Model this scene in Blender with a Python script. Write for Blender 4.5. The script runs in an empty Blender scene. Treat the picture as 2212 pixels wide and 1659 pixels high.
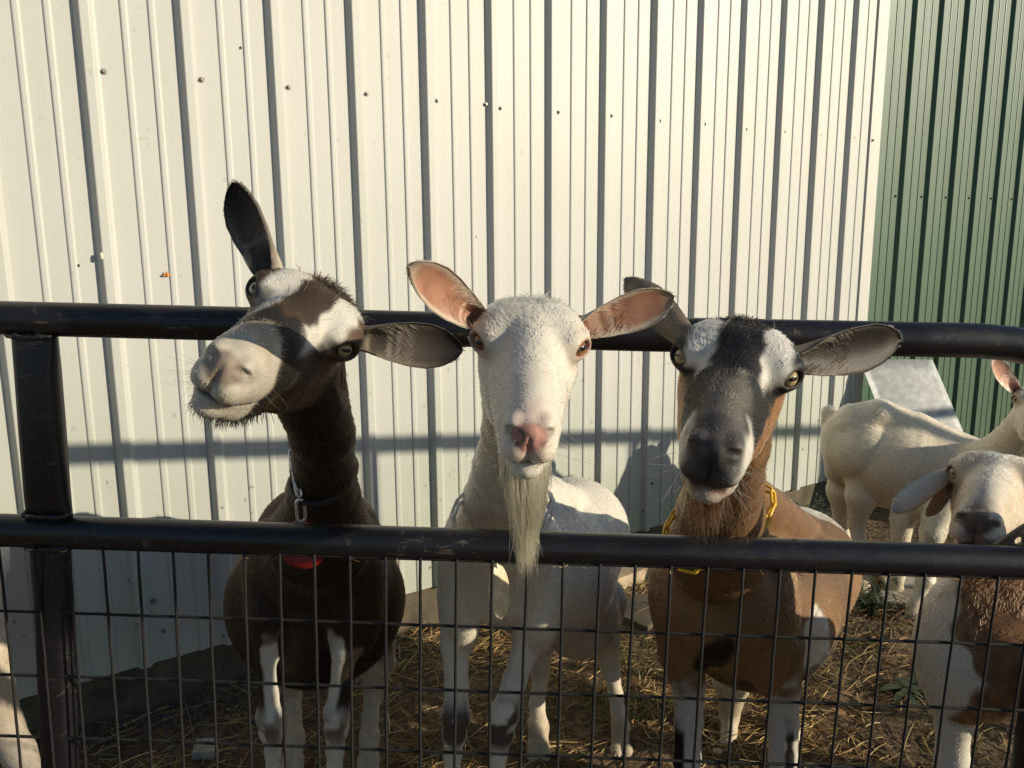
import bpy, math, random
import numpy as np
from mathutils import Vector, Matrix

# ------------------------------------------------------------------ camera
SC = bpy.context.scene
F_, CX, CY, CH = 1789.0, 1106.0, 829.5, 1.285     # focal length and centre for a 2212 px wide frame, camera height
PITCH, ROLL = 0.18495, -0.00729
_up0 = np.array([0, math.sin(PITCH), math.cos(PITCH)])
FW = np.array([0, math.cos(PITCH), -math.sin(PITCH)])
RT = np.array([1.0, 0, 0]) * math.cos(ROLL) + _up0 * math.sin(ROLL)
UP = -np.array([1.0, 0, 0]) * math.sin(ROLL) + _up0 * math.cos(ROLL)
CAM = np.array([0, 0, CH])
cam_data = bpy.data.cameras.new("camera")
cam_data.sensor_width = 36.0
cam_data.lens = F_ / 2212.0 * 36.0
cam_data.clip_start = 0.05
cam_data.clip_end = 500.0
cam = bpy.data.objects.new("camera", cam_data)
SC.collection.objects.link(cam)
M = Matrix.Identity(4)
for i in range(3):
    M[i][0] = RT[i]; M[i][1] = UP[i]; M[i][2] = -FW[i]; M[i][3] = CAM[i]
cam.matrix_world = M
SC.camera = cam

# ------------------------------------------------------------------ light
SUN_H = np.array([0.9585, -0.2850])               # horizontal direction towards the sun
SUN_EL = math.radians(15.6)
world = bpy.data.worlds.new("World")
SC.world = world
world.use_nodes = True
nt = world.node_tree
bg = nt.nodes["Background"]
sky = nt.nodes.new("ShaderNodeTexSky")
sky.sky_type = 'NISHITA'
sky.sun_disc = False
sky.sun_elevation = SUN_EL
sky.sun_rotation = math.atan2(SUN_H[0], SUN_H[1])
sky.air_density = 1.0
sky.dust_density = 0.3
sky.ozone_density = 2.6
nt.links.new(sky.outputs[0], bg.inputs[0])
bg.inputs[1].default_value = 0.092
sd = bpy.data.lights.new("sun", 'SUN')
sd.energy = 4.7
sd.angle = math.radians(0.53)
sd.color = (1.0, 0.885, 0.675)
sun = bpy.data.objects.new("sun", sd)
SC.collection.objects.link(sun)
to_sun = Vector((SUN_H[0] * math.cos(SUN_EL), SUN_H[1] * math.cos(SUN_EL), math.sin(SUN_EL)))
sun.rotation_euler = to_sun.to_track_quat('Z', 'Y').to_euler()
SC.view_settings.view_transform = 'Standard'
SC.view_settings.look = 'None'
SC.view_settings.exposure = 0.27
SC.view_settings.gamma = 1.0
try:
    SC.cycles.max_bounces = 6
    SC.cycles.diffuse_bounces = 3
    SC.cycles.glossy_bounces = 3
    SC.cycles.transmission_bounces = 4
    SC.cycles.transparent_max_bounces = 6
    SC.cycles.use_denoising = True
    SC.cycles.sample_clamp_indirect = 4.0
    SC.cycles_curves.shape = 'RIBBONS'
    SC.cycles_curves.subdivisions = 2
except Exception as ex:
    print("cycles settings", ex)

rng = np.random.default_rng(11)
random.seed(5)

# ------------------------------------------------------------------ helpers
def lin(r, g, b):
    f = lambda c: (c / 255 / 12.92) if c / 255 <= 0.04045 else ((c / 255 + 0.055) / 1.055) ** 2.4
    return np.array([f(r), f(g), f(b)])

def at(x, y, Y):
    v = FW + RT * (x - CX) / F_ - UP * (y - CY) / F_
    return CAM + v * (Y / v[1])

def depth(P):
    return float((np.asarray(P) - CAM) @ FW)

def tag(o, label=None, cat=None, group=None, kind=None):
    if label: o["label"] = label
    if cat: o["category"] = cat
    if group: o["group"] = group
    if kind: o["kind"] = kind
    return o

def empty(name, loc):
    o = bpy.data.objects.new(name, None)
    o.location = loc
    o.empty_display_size = 0.05
    SC.collection.objects.link(o)
    return o

def mesh_obj(name, V, faces, mat=None, parent=None, origin=None, smooth=True, col=None):
    """V in world space; the object sits at origin (or at its parent's place)"""
    V = np.asarray(V, dtype=np.float32)
    if parent is not None:
        root = parent
        o0 = np.zeros(3)
        while root is not None:
            o0 = o0 + np.array(root.location)
            root = root.parent
    elif origin is not None:
        o0 = np.array(origin)
    else:
        o0 = np.zeros(3)
    me = bpy.data.meshes.new(name)
    Vl = V - o0
    if isinstance(faces, np.ndarray):
        k = faces.shape[1]
        me.vertices.add(len(Vl)); me.vertices.foreach_set("co", Vl.astype(np.float32).ravel())
        me.loops.add(faces.size); me.loops.foreach_set("vertex_index", faces.astype(np.int32).ravel())
        me.polygons.add(len(faces))
        me.polygons.foreach_set("loop_start", np.arange(0, faces.size, k, dtype=np.int32))
        me.update(calc_edges=True)
        me.validate()
    else:
        me.from_pydata([tuple(map(float, v)) for v in Vl], [], faces)
        me.update()
    if smooth and len(me.polygons):
        me.polygons.foreach_set("use_smooth", np.ones(len(me.polygons), dtype=bool))
    if col is not None:
        a = me.color_attributes.new("tint", 'FLOAT_COLOR', 'POINT')
        c4 = np.ones((len(Vl), 4), dtype=np.float32); c4[:, :3] = col
        a.data.foreach_set("color", c4.ravel())
    if mat: me.materials.append(mat)
    o = bpy.data.objects.new(name, me)
    SC.collection.objects.link(o)
    if parent is not None:
        o.parent = parent
    elif origin is not None:
        o.location = origin
    return o

def curves_obj(name, pts, rad, col, mat, parent=None):
    """pts (n,k,3) world space, rad (n,k), col (n,3)"""
    n, k, _ = pts.shape
    o0 = np.zeros(3); r = parent
    while r is not None:
        o0 = o0 + np.array(r.location); r = r.parent
    cu = bpy.data.hair_curves.new(name)
    cu.add_curves([k] * n)
    cu.attributes["position"].data.foreach_set("vector", (pts - o0).astype(np.float32).ravel())
    a = cu.attributes.get("radius") or cu.attributes.new("radius", 'FLOAT', 'POINT')
    a.data.foreach_set("value", rad.astype(np.float32).ravel())
    a = cu.attributes.new("tint", 'FLOAT_COLOR', 'CURVE')
    c4 = np.ones((n, 4), dtype=np.float32); c4[:, :3] = col
    a.data.foreach_set("color", c4.ravel())
    cu.materials.append(mat)
    o = bpy.data.objects.new(name, cu)
    SC.collection.objects.link(o)
    if parent is not None: o.parent = parent
    return o

def norm(v):
    v = np.asarray(v, dtype=float)
    return v / (np.linalg.norm(v, axis=-1, keepdims=True) + 1e-12)

def _hash(i, j, k):
    n = (i * 374761393 + j * 668265263 + k * 2147483647 + 1013904223) & 0xFFFFFFFF
    n = ((n ^ (n >> 13)) * 1274126177) & 0xFFFFFFFF
    n = (n ^ (n >> 16)) & 0xFFFF
    return n / 65535.0

def vnoise(P, f, seed=0):
    Q = np.asarray(P, dtype=float) * f + seed * 17.31
    I = np.floor(Q).astype(np.int64); U = Q - I
    U = U * U * (3 - 2 * U)
    r = 0
    for a in (0, 1):
        for b in (0, 1):
            for c in (0, 1):
                w = (U[:, 0] if a else 1 - U[:, 0]) * (U[:, 1] if b else 1 - U[:, 1]) * (U[:, 2] if c else 1 - U[:, 2])
                r = r + w * _hash(I[:, 0] + a, I[:, 1] + b, I[:, 2] + c)
    return r

def sm(a, b, x):
    t = np.clip((x - a) / (b - a), 0, 1)
    return t * t * (3 - 2 * t)

def tube(path, rad, n=14, closed=False, flat=None, caps=True):
    """tube along path; rad scalar/array; returns V, faces(list)"""
    P = np.asarray(path, dtype=float); m = len(P)
    rad = np.broadcast_to(np.asarray(rad, dtype=float), (m,))
    T = np.gradient(P, axis=0) if not closed else (np.roll(P, -1, 0) - np.roll(P, 1, 0))
    T = norm(T)
    ref = np.array([0, 0, 1.0]) if abs(T[0][2]) < 0.9 else np.array([0, 1.0, 0])
    N = norm(np.cross(T[0], ref)); V = []
    for i in range(m):
        N = norm(N - T[i] * (N @ T[i])); B = np.cross(T[i], N)
        for j in range(n):
            a = 2 * math.pi * j / n
            V.append(P[i] + rad[i] * (math.cos(a) * N + math.sin(a) * B))
    Fs = []
    for i in range(m if closed else m - 1):
        i2 = (i + 1) % m
        for j in range(n):
            j2 = (j + 1) % n
            Fs.append((i * n + j, i * n + j2, i2 * n + j2, i2 * n + j))
    if caps and not closed:
        Fs.append(tuple(range(n - 1, -1, -1))); Fs.append(tuple(range((m - 1) * n, m * n)))
    return np.array(V), Fs

class MB:
    def __init__(s): s.V = []; s.F = []; s.n = 0
    def add(s, V, Fs):
        s.V.append(np.asarray(V, dtype=float)); s.F += [tuple(i + s.n for i in f) for f in Fs]; s.n += len(V)
    def tube(s, *a, **k): s.add(*tube(*a, **k))
    def box(s, o, ex, ey, ez):
        o = np.asarray(o, float); V = [o + ex * a + ey * b + ez * c for a in (0, 1) for b in (0, 1) for c in (0, 1)]
        s.add(V, [(0, 1, 3, 2), (4, 6, 7, 5), (0, 4, 5, 1), (2, 3, 7, 6), (0, 2, 6, 4), (1, 5, 7, 3)])
    def build(s, name, mat, parent=None, origin=None, smooth=True):
        return mesh_obj(name, np.concatenate(s.V), s.F, mat, parent, origin, smooth)

# ------------------------------------------------------------------ materials
def new_mat(name):
    m = bpy.data.materials.new(name); m.use_nodes = True
    t = m.node_tree; b = t.nodes["Principled BSDF"]
    return m, t, b

def noise_node(t, scale, detail=4, rough=0.55, vec=None):
    n = t.nodes.new("ShaderNodeTexNoise"); n.inputs["Scale"].default_value = scale
    n.inputs["Detail"].default_value = detail; n.inputs["Roughness"].default_value = rough
    if vec is not None: t.links.new(vec, n.inputs["Vector"])
    return n

def ramp(t, src, stops):
    r = t.nodes.new("ShaderNodeValToRGB"); e = r.color_ramp.elements
    while len(e) < len(stops): e.new(0.5)
    for i, (p, c) in enumerate(stops):
        e[i].position = p; e[i].color = (*c, 1) if len(c) == 3 else c
    t.links.new(src, r.inputs[0]); return r

def mixc(t, fac, a, b, mode='MIX'):
    m = t.nodes.new("ShaderNodeMix"); m.data_type = 'RGBA'; m.blend_type = mode
    for s, v in ((m.inputs[0], fac), (m.inputs[6], a), (m.inputs[7], b)):
        if hasattr(v, "is_output"): t.links.new(v, s)
        elif isinstance(v, (int, float)): s.default_value = v
        else: s.default_value = (*v, 1)
    return m.outputs[2]

def bump(t, b, h, strength, dist=0.01):
    n = t.nodes.new("ShaderNodeBump"); n.inputs["Strength"].default_value = strength
    n.inputs["Distance"].default_value = dist
    t.links.new(h, n.inputs["Height"]); t.links.new(n.outputs[0], b.inputs["Normal"]); return n

def objcoord(t, scale=None):
    c = t.nodes.new("ShaderNodeTexCoord")
    if scale is None: return c.outputs["Object"]
    m = t.nodes.new("ShaderNodeMapping"); m.inputs["Scale"].default_value = scale
    t.links.new(c.outputs["Object"], m.inputs[0]); return m.outputs[0]

def painted_metal(name, base, dirt, spot, rough=0.45):
    m, t, b = new_mat(name)
    v = objcoord(t)
    n1 = noise_node(t, 1.6, 5, 0.6, v)
    n2 = noise_node(t, 38.0, 2, 0.5, v)
    n3 = noise_node(t, 1.0, 3, 0.6, objcoord(t, (14, 14, 0.9)))
    r1 = ramp(t, n1.outputs[0], [(0.35, (0, 0, 0)), (0.75, (1, 1, 1))])
    r2 = ramp(t, n2.outputs[0], [(0.70, (0, 0, 0)), (0.74, (1, 1, 1))])
    r3 = ramp(t, n3.outputs[0], [(0.5, (0, 0, 0)), (0.8, (1, 1, 1))])
    sx = t.nodes.new("ShaderNodeSeparateXYZ"); t.links.new(v, sx.inputs[0])
    low = t.nodes.new("ShaderNodeMapRange"); low.inputs[1].default_value = 1.0; low.inputs[2].default_value = 0.1
    low.inputs[3].default_value = 0.16; low.inputs[4].default_value = 1.0
    t.links.new(sx.outputs[2], low.inputs[0])
    mul = t.nodes.new("ShaderNodeMath"); mul.operation = 'MULTIPLY'
    t.links.new(r1.outputs[0], mul.inputs[0]); t.links.new(low.outputs[0], mul.inputs[1])
    c = mixc(t, mul.outputs[0], base, dirt)
    mul2 = t.nodes.new("ShaderNodeMath"); mul2.operation = 'MULTIPLY'; mul2.inputs[1].default_value = 0.14
    t.links.new(r3.outputs[0], mul2.inputs[0])
    c = mixc(t, mul2.outputs[0], c, dirt)
    mul3 = t.nodes.new("ShaderNodeMath"); mul3.operation = 'MULTIPLY'
    t.links.new(r2.outputs[0], mul3.inputs[0]); t.links.new(low.outputs[0], mul3.inputs[1])
    c = mixc(t, mul3.outputs[0], c, spot)
    t.links.new(c, b.inputs["Base Color"])
    b.inputs["Roughness"].default_value = rough
    nb = noise_node(t, 3.0, 2, 0.5, objcoord(t, (1, 1, 0.5)))
    bump(t, b, nb.outputs[0], 0.12, 0.02)
    return m

MAT_WHITE = painted_metal("white_painted_steel", (0.475, 0.472, 0.450), (0.30, 0.35, 0.25), (0.12, 0.09, 0.06), 0.5)
MAT_GREEN = painted_metal("green_painted_steel", (0.036, 0.090, 0.052), (0.06, 0.10, 0.06), (0.2, 0.2, 0.17), 0.42)
MAT_WHITE2 = painted_metal("white_trim_steel", (0.515, 0.507, 0.473), (0.36, 0.35, 0.25), (0.12, 0.09, 0.06), 0.5)

def simple_mat(name, base, rough=0.5, metallic=0.0, nscale=30, var=0.3, spec=None, bumpk=0.0):
    m, t, b = new_mat(name); v = objcoord(t)
    n = noise_node(t, nscale, 4, 0.6, v)
    r = ramp(t, n.outputs[0], [(0.3, tuple(np.array(base) * (1 - var))), (0.7, tuple(np.clip(np.array(base) * (1 + var), 0, 1)))])
    t.links.new(r.outputs[0], b.inputs["Base Color"])
    b.inputs["Roughness"].default_value = rough; b.inputs["Metallic"].default_value = metallic
    if bumpk: bump(t, b, n.outputs[0], bumpk, 0.01)
    return m

def gate_mat():
    m, t, b = new_mat("black_gate_paint"); v = objcoord(t)
    n1 = noise_node(t, 9, 5, 0.65, v); n2 = noise_node(t, 75, 4, 0.7, v)
    n3 = noise_node(t, 1, 4, 0.7, objcoord(t, (16, 120, 120)))
    r1 = ramp(t, n1.outputs[0], [(0.46, (0, 0, 0)), (0.66, (1, 1, 1))])
    r2 = ramp(t, n2.outputs[0], [(0.60, (0, 0, 0)), (0.70, (1, 1, 1))])
    r3 = ramp(t, n3.outputs[0], [(0.60, (0, 0, 0)), (0.70, (1, 1, 1))])
    mu = t.nodes.new("ShaderNodeMath"); mu.operation = 'MULTIPLY'
    t.links.new(r1.outputs[0], mu.inputs[0]); t.links.new(r2.outputs[0], mu.inputs[1])
    mu2 = t.nodes.new("ShaderNodeMath"); mu2.operation = 'MULTIPLY'; mu2.inputs[1].default_value = 0.85
    t.links.new(mu.outputs[0], mu2.inputs[0])
    c = mixc(t, mu2.outputs[0], (0.008, 0.008, 0.010), (0.13, 0.105, 0.075))
    mu3 = t.nodes.new("ShaderNodeMath"); mu3.operation = 'MULTIPLY'
    t.links.new(r3.outputs[0], mu3.inputs[0]); t.links.new(r1.outputs[0], mu3.inputs[1])
    mu4 = t.nodes.new("ShaderNodeMath"); mu4.operation = 'MULTIPLY'; mu4.inputs[1].default_value = 0.5
    t.links.new(mu3.outputs[0], mu4.inputs[0])
    c = mixc(t, mu4.outputs[0], c, (0.30, 0.25, 0.18))
    t.links.new(c, b.inputs["Base Color"])
    rr = ramp(t, n1.outputs[0], [(0.35, (0.30,) * 3), (0.7, (0.50,) * 3)])
    t.links.new(rr.outputs[0], b.inputs["Roughness"])
    bump(t, b, n2.outputs[0], 0.12, 0.002)
    return m
MAT_GATE = gate_mat()
MAT_WIRE = simple_mat("black_mesh_wire", (0.0035, 0.0033, 0.0033), 0.8, 0.0, 160, 0.8)
MAT_GALV = simple_mat("galvanised_steel", (0.34, 0.35, 0.35), 0.62, 0.2, 26, 0.25)
MAT_CONC = simple_mat("dirty_concrete", (0.085, 0.068, 0.045), 0.95, 0, 9, 0.5, bumpk=0.6)
MAT_SLAB = simple_mat("pale_concrete", (0.34, 0.30, 0.25), 0.95, 0, 14, 0.45, bumpk=0.4)
MAT_BOARD = simple_mat("weathered_board", (0.40, 0.31, 0.20), 0.85, 0, 20, 0.3)
MAT_SCREW = simple_mat("zinc_screw", (0.22, 0.21, 0.19), 0.45, 0.5, 200, 0.4)
MAT_BLACK = simple_mat("black_nylon", (0.014, 0.014, 0.016), 0.6, 0, 300, 0.5)
MAT_CHAINW = simple_mat("white_plastic", (0.86, 0.79, 0.64), 0.45, 0, 90, 0.15)
MAT_CHAINY = simple_mat("yellow_plastic", (0.70, 0.40, 0.015), 0.4, 0, 90, 0.15)
MAT_RED = simple_mat("red_plastic", (0.20, 0.008, 0.010), 0.45, 0, 60, 0.2)
MAT_STEEL = simple_mat("bright_steel", (0.62, 0.62, 0.62), 0.3, 0.85, 60, 0.15)
MAT_TAG = simple_mat("stained_ivory_plastic", (0.66, 0.55, 0.36), 0.5, 0, 55, 0.35)
MAT_MOTH = simple_mat("orange_moth_wing", (0.55, 0.20, 0.04), 0.8, 0, 300, 0.3)
MAT_FLY = simple_mat("dark_insect", (0.02, 0.017, 0.015), 0.5, 0, 300, 0.3)
MAT_COCOON = simple_mat("pale_cocoon", (0.6, 0.55, 0.45), 0.9, 0, 300, 0.2)
MAT_LEAF = simple_mat("dead_leaf", (0.28, 0.15, 0.06), 0.8, 0, 50, 0.4)

def attr_mat(name, rough=0.6, bumpscale=None, spec=0.3):
    m, t, b = new_mat(name)
    a = t.nodes.new("ShaderNodeAttribute"); a.attribute_name = "tint"
    n = noise_node(t, 90, 3, 0.6, objcoord(t))
    r = ramp(t, n.outputs[0], [(0.3, (0.85,) * 3), (0.7, (1.0,) * 3)])
    c = mixc(t, 1.0, a.outputs["Color"], r.outputs[0], 'MULTIPLY')
    t.links.new(c, b.inputs["Base Color"]); b.inputs["Roughness"].default_value = rough
    b.inputs["Specular IOR Level"].default_value = spec
    if bumpscale: bump(t, b, noise_node(t, bumpscale, 3, 0.6, objcoord(t)).outputs[0], 0.25, 0.002)
    return m
MAT_SKIN = attr_mat("goat_skin", 0.55, 400)

def fur_mat(name, rough=0.45):
    m = bpy.data.materials.new(name); m.use_nodes = True
    t = m.node_tree; t.nodes.clear()
    out = t.nodes.new("ShaderNodeOutputMaterial")
    a = t.nodes.new("ShaderNodeAttribute"); a.attribute_name = "tint"
    h = t.nodes.new("ShaderNodeBsdfHairPrincipled")
    try: h.model = 'CHIANG'
    except Exception: pass
    h.parametrization = 'COLOR'
    t.links.new(a.outputs["Color"], h.inputs["Color"])
    h.inputs["Roughness"].default_value = rough
    h.inputs["Radial Roughness"].default_value = 0.6
    h.inputs["IOR"].default_value = 1.24
    pass
    pass
    t.links.new(h.outputs[0], out.inputs[0])
    return m
MAT_FUR = fur_mat("goat_fur", 0.5)
MAT_STRAW = attr_mat("dry_straw", 0.6)
MAT_GRASS = attr_mat("green_grass_blades", 0.6)

def eye_mat(name, iris, iris2):
    m, t, b = new_mat(name)
    c = t.nodes.new("ShaderNodeTexCoord"); s = t.nodes.new("ShaderNodeSeparateXYZ")
    t.links.new(c.outputs["Object"], s.inputs[0])
    def mth(op, a, bb=None):
        n = t.nodes.new("ShaderNodeMath"); n.operation = op
        for i, v in enumerate((a, bb)):
            if v is None: continue
            if hasattr(v, "is_output"): t.links.new(v, n.inputs[i])
            else: n.inputs[i].default_value = v
        return n.outputs[0]
    u, v = s.outputs[0], s.outputs[1]                       # x along the slit, y across it
    pu = mth('POWER', mth('ABSOLUTE', mth('DIVIDE', u, 0.0062)), 4.0)
    pv = mth('POWER', mth('ABSOLUTE', mth('DIVIDE', v, 0.0023)), 4.0)
    pup = mth('LESS_THAN', mth('ADD', pu, pv), 1.0)
    rr = mth('SQRT', mth('ADD', mth('MULTIPLY', u, u), mth('MULTIPLY', v, v)))
    n = noise_node(t, 700, 3, 0.6, c.outputs["Object"])
    ir = ramp(t, n.outputs[0], [(0.3, iris2), (0.7, iris)])
    rim = t.nodes.new("ShaderNodeMapRange"); rim.inputs[1].default_value = 0.0085; rim.inputs[2].default_value = 0.0105
    t.links.new(rr, rim.inputs[0])
    col = mixc(t, rim.outputs[0], ir.outputs[0], (0.03, 0.02, 0.015))
    col = mixc(t, pup, col, (0.004, 0.004, 0.005))
    t.links.new(col, b.inputs["Base Color"])
    b.inputs["Roughness"].default_value = 0.08
    b.inputs["Coat Weight"].default_value = 0.6; b.inputs["Coat Roughness"].default_value = 0.03
    return m
MAT_EYE_AMBER = eye_mat("amber_eye", (0.24, 0.105, 0.022), (0.16, 0.065, 0.013))
MAT_EYE_PALE = eye_mat("pale_amber_eye", (0.42, 0.31, 0.16), (0.33, 0.24, 0.12))

# ------------------------------------------------------------------ walls
TH = 0.98665
WD = np.array([math.sin(TH), math.cos(TH), 0])           # along the wall
WN = np.array([math.cos(TH), -math.sin(TH), 0])          # out of the wall towards the yard
WOFF, U0, RIB = 2.3013, 0.2881, 0.2286
def wall_pt(u, z, off=0.0):
    return WD * u - WN * (WOFF - off) + np.array([0, 0, z])

def ribbed_panel(ua, ub, phase, z0, z1, off):
    """one sheet-metal profile extruded upwards: major ribs every 9 in, two small ribs between"""
    pts = []
    k0 = int(math.floor((ua - phase) / RIB)) - 1
    k1 = int(math.ceil((ub - phase) / RIB)) + 1
    for k in range(k0, k1):
        b = phase + k * RIB
        prof = [(0, 0), (0.0025, 0.0035), (0.0115, 0.0185), (0.0135, 0.0195), (0.0315, 0.0195), (0.0335, 0.0185), (0.0425, 0.0035), (0.045, 0)]
        if k % 4 == 0: prof = [(0, 0), (0.0025, 0.004), (0.0115, 0.020), (0.0135, 0.021), (0.0315, 0.021), (0.0335, 0.020), (0.042, 0.005), (0.0485, 0.0018), (0.0488, 0)]
        for c in (0.102, 0.166):
            prof += [(c, 0), (c + 0.003, 0.0032), (c + 0.006, 0.004), (c + 0.014, 0.004), (c + 0.017, 0.0032), (c + 0.020, 0)]
        pts += [(b + x, h) for x, h in prof]
    pts = [(u, h) for u, h in pts if ua <= u <= ub]
    pts = [(ua, 0)] + pts + [(ub, 0)]
    zs = np.linspace(z0, z1, 14)
    V = []; Fs = []
    n = len(pts)
    for side in (0, 1):
        for z in zs:
            for u, h in pts: V.append(wall_pt(u, z, off + h - side * 0.0012))
    m = len(zs)
    for i in range(m - 1):
        for j in range(n - 1):
            a = i * n + j
            Fs.append((a, a + 1, a + n + 1, a + n))
            b = a + m * n
            Fs.append((b, b + n, b + n + 1, b + 1))
    for j in range(n - 1):
        Fs.append((j, j + m * n, j + 1 + m * n, j + 1))
    return V, Fs

def screw_mesh(u, z, off):
    c = wall_pt(u, z, off); mb = MB()
    def disc(r0, r1, h0, h1, n):
        V = []; Fs = []
        for h, r in ((h0, r0), (h1, r1)):
            for j in range(n):
                a = 2 * math.pi * j / n
                V.append(c + WN * h + WD * r * math.cos(a) + np.array([0, 0, 1]) * r * math.sin(a))
        for j in range(n): Fs.append((j, (j + 1) % n, n + (j + 1) % n, n + j))
        Fs.append(tuple(range(n, 2 * n))); mb.add(V, Fs)
    disc(0.0075, 0.0068, 0.0, 0.0025, 12)
    disc(0.0042, 0.0040, 0.0025, 0.0080, 6)
    return mb

shed_o = wall_pt(1.5, 0.0, -0.6)
shed = tag(empty("metal_shed", shed_o), "white ribbed steel shed wall with rows of screws behind the goats", "shed")
U_END = 3.490
mb = MB(); mb.add(*ribbed_panel(-2.6, U_END, U0, 0.118, 3.2, 0.0)); mb.build("wall_panel", MAT_WHITE, shed, smooth=False)
mb = MB()
mb.box(wall_pt(U_END + 0.001, 0.10, -0.25), WD * 0.006, WN * 0.2572, np.array([0, 0, 3.1]))
mb.box(wall_pt(U_END - 0.062, 0.10, 0.0075), WD * 0.075, WN * 0.0012, np.array([0, 0, 3.1]))
mb.box(wall_pt(U_END - 0.062, 0.10, 0.002), WD * 0.0012, WN * 0.0053, np.array([0, 0, 3.1]))
mb.build("corner_trim", MAT_WHITE2, shed, smooth=False)
mb = MB()
mb.box(wall_pt(-2.6, -0.15, -0.25), WD * (2.6 + U_END - 0.01), WN * 0.246, np.array([0, 0, 0.275]))
mb.build("concrete_plinth", MAT_CONC, shed, smooth=False)
ZS = 1.285 + 0.3807
scr_u = [0.3441 + i * RIB for i in (0, 1, 2, 3, 4)] + [0.3441 + 4.75 * RIB] + [0.3441 + i * RIB for i in (5, 6, 7, 8, 9, 10, 11, 12, 13)]
for u in scr_u:
    screw_mesh(u, ZS + random.uniform(-.004, .004), 0.0005).build("screw", MAT_SCREW, shed, smooth=False)
lowz = float(wall_pt(0, 0)[2]) + 0.300
for i in range(-1, 15):
    screw_mesh(0.3441 + i * RIB, lowz + random.uniform(-.004, .004), 0.0005).build("screw", MAT_SCREW, shed, smooth=False)
screw_mesh(U_END - 0.045, ZS - 0.005, 0.0088).build("screw", MAT_SCREW, shed, smooth=False)

green = tag(empty("green_shed", wall_pt(4.6, 0, -0.9)), "dark green ribbed steel building beyond the white shed corner", "building")
G_OFF = -0.17
GU0 = 3.500
mb = MB(); mb.add(*ribbed_panel(U_END + 0.008, 7.5, GU0, 0.03, 3.3, G_OFF)); mb.build("wall_panel", MAT_GREEN, green, smooth=False)
for k in range(9):
    screw_mesh(GU0 + k * RIB - 0.022, 1.285 + 0.085 * 0 + 0.148, G_OFF + 0.0005).build("screw", MAT_FLY, green, smooth=False)

# ------------------------------------------------------------------ ground
def ground_h(x, y):
    P = np.stack([x, y, np.zeros_like(x)], -1)
    h = (vnoise(P, 2.2, 1) - .5) * 0.035 + (vnoise(P, 7, 2) - .5) * 0.018 + (vnoise(P, 25, 3) - .5) * 0.008
    return h - 0.01
xs = np.concatenate([np.linspace(-60, -2.6, 24), np.arange(-2.5, 4.5, 0.022), np.linspace(4.6, 60, 24)])
ys = np.concatenate([np.linspace(-60, 0.9, 24), np.arange(1.0, 5.2, 0.022), np.linspace(5.3, 60, 20)])
X, Y = np.meshgrid(xs, ys)
Zg = ground_h(X.ravel(), Y.ravel())
gi = np.arange(X.size).reshape(X.shape)
gf = np.stack([gi[:-1, :-1].ravel(), gi[:-1, 1:].ravel(), gi[1:, 1:].ravel(), gi[1:, :-1].ravel()], 1)
def ground_mat():
    m, t, b = new_mat("trampled_dirt"); v = objcoord(t)
    n1 = noise_node(t, 3.0, 6, 0.65, v); n2 = noise_node(t, 60, 5, 0.7, v)
    r = ramp(t, n1.outputs[0], [(0.3, (0.10, 0.070, 0.044)), (0.55, (0.21, 0.148, 0.09)), (0.75, (0.33, 0.245, 0.155))])
    r2 = ramp(t, n2.outputs[0], [(0.35, (0.35,) * 3), (0.65, (1.15,) * 3)])
    c = mixc(t, 1.0, r.outputs[0], r2.outputs[0], 'MULTIPLY')
    t.links.new(c, b.inputs["Base Color"]); b.inputs["Roughness"].default_value = 0.97
    b.inputs["Specular IOR Level"].default_value = 0.15
    bump(t, b, n2.outputs[0], 0.9, 0.012); return m
g = mesh_obj("ground", np.stack([X.ravel(), Y.ravel(), Zg], 1), gf, ground_mat(), smooth=True)
tag(g, kind="structure")

def inside_yard(x, y):
    return (np.stack([x, y], -1) @ WN[:2] + WOFF) > 0.02

def strands(n, xr, yr, lmin, lmax, rad, cols, flat=0.15, name="straw", weight=None, mat=MAT_STRAW, seed=1, upr=0.0, parent=None):
    r = np.random.default_rng(seed)
    x = r.uniform(*xr, n); y = r.uniform(*yr, n)
    ok = inside_yard(x, y)
    if weight is not None: ok &= r.uniform(0, 1, n) < weight(x, y)
    x, y = x[ok], y[ok]; n = len(x)
    z = ground_h(x, y)
    L = r.uniform(lmin, lmax, n); a = r.uniform(0, 2 * math.pi, n)
    el = np.abs(r.normal(0, flat, n)) + upr * r.uniform(.5, 1.3, n)
    d = np.stack([np.cos(a) * np.cos(el), np.sin(a) * np.cos(el), np.sin(el)], 1)
    bend = r.normal(0, .22, (n, 3)); bend[:, 2] = -np.abs(bend[:, 2]) * (1 if upr else .3)
    t = np.linspace(0, 1, 4)[None, :, None]
    base = np.stack([x, y, z + 0.002], 1)[:, None, :]
    P = base + d[:, None, :] * L[:, None, None] * t + bend[:, None, :] * L[:, None, None] * t ** 2
    if not upr:
        P = P - d[:, None, :] * L[:, None, None] * 0.5 * np.array([1, 1, 0])
        hz = ground_h(P[:, :, 0].ravel(), P[:, :, 1].ravel()).reshape(n, 4)
        P[:, :, 2] = np.maximum(P[:, :, 2], hz + rad)
    R = rad * r.uniform(.5, 1.3, (n, 1)) * np.array([[1, 1, .9, .5]])
    ci = r.integers(0, len(cols), n)
    C = np.array(cols)[ci] * r.uniform(.6, 1.25, (n, 1))
    return curves_obj(name, P, R, np.clip(C, 0, .9), mat, parent)

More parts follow.
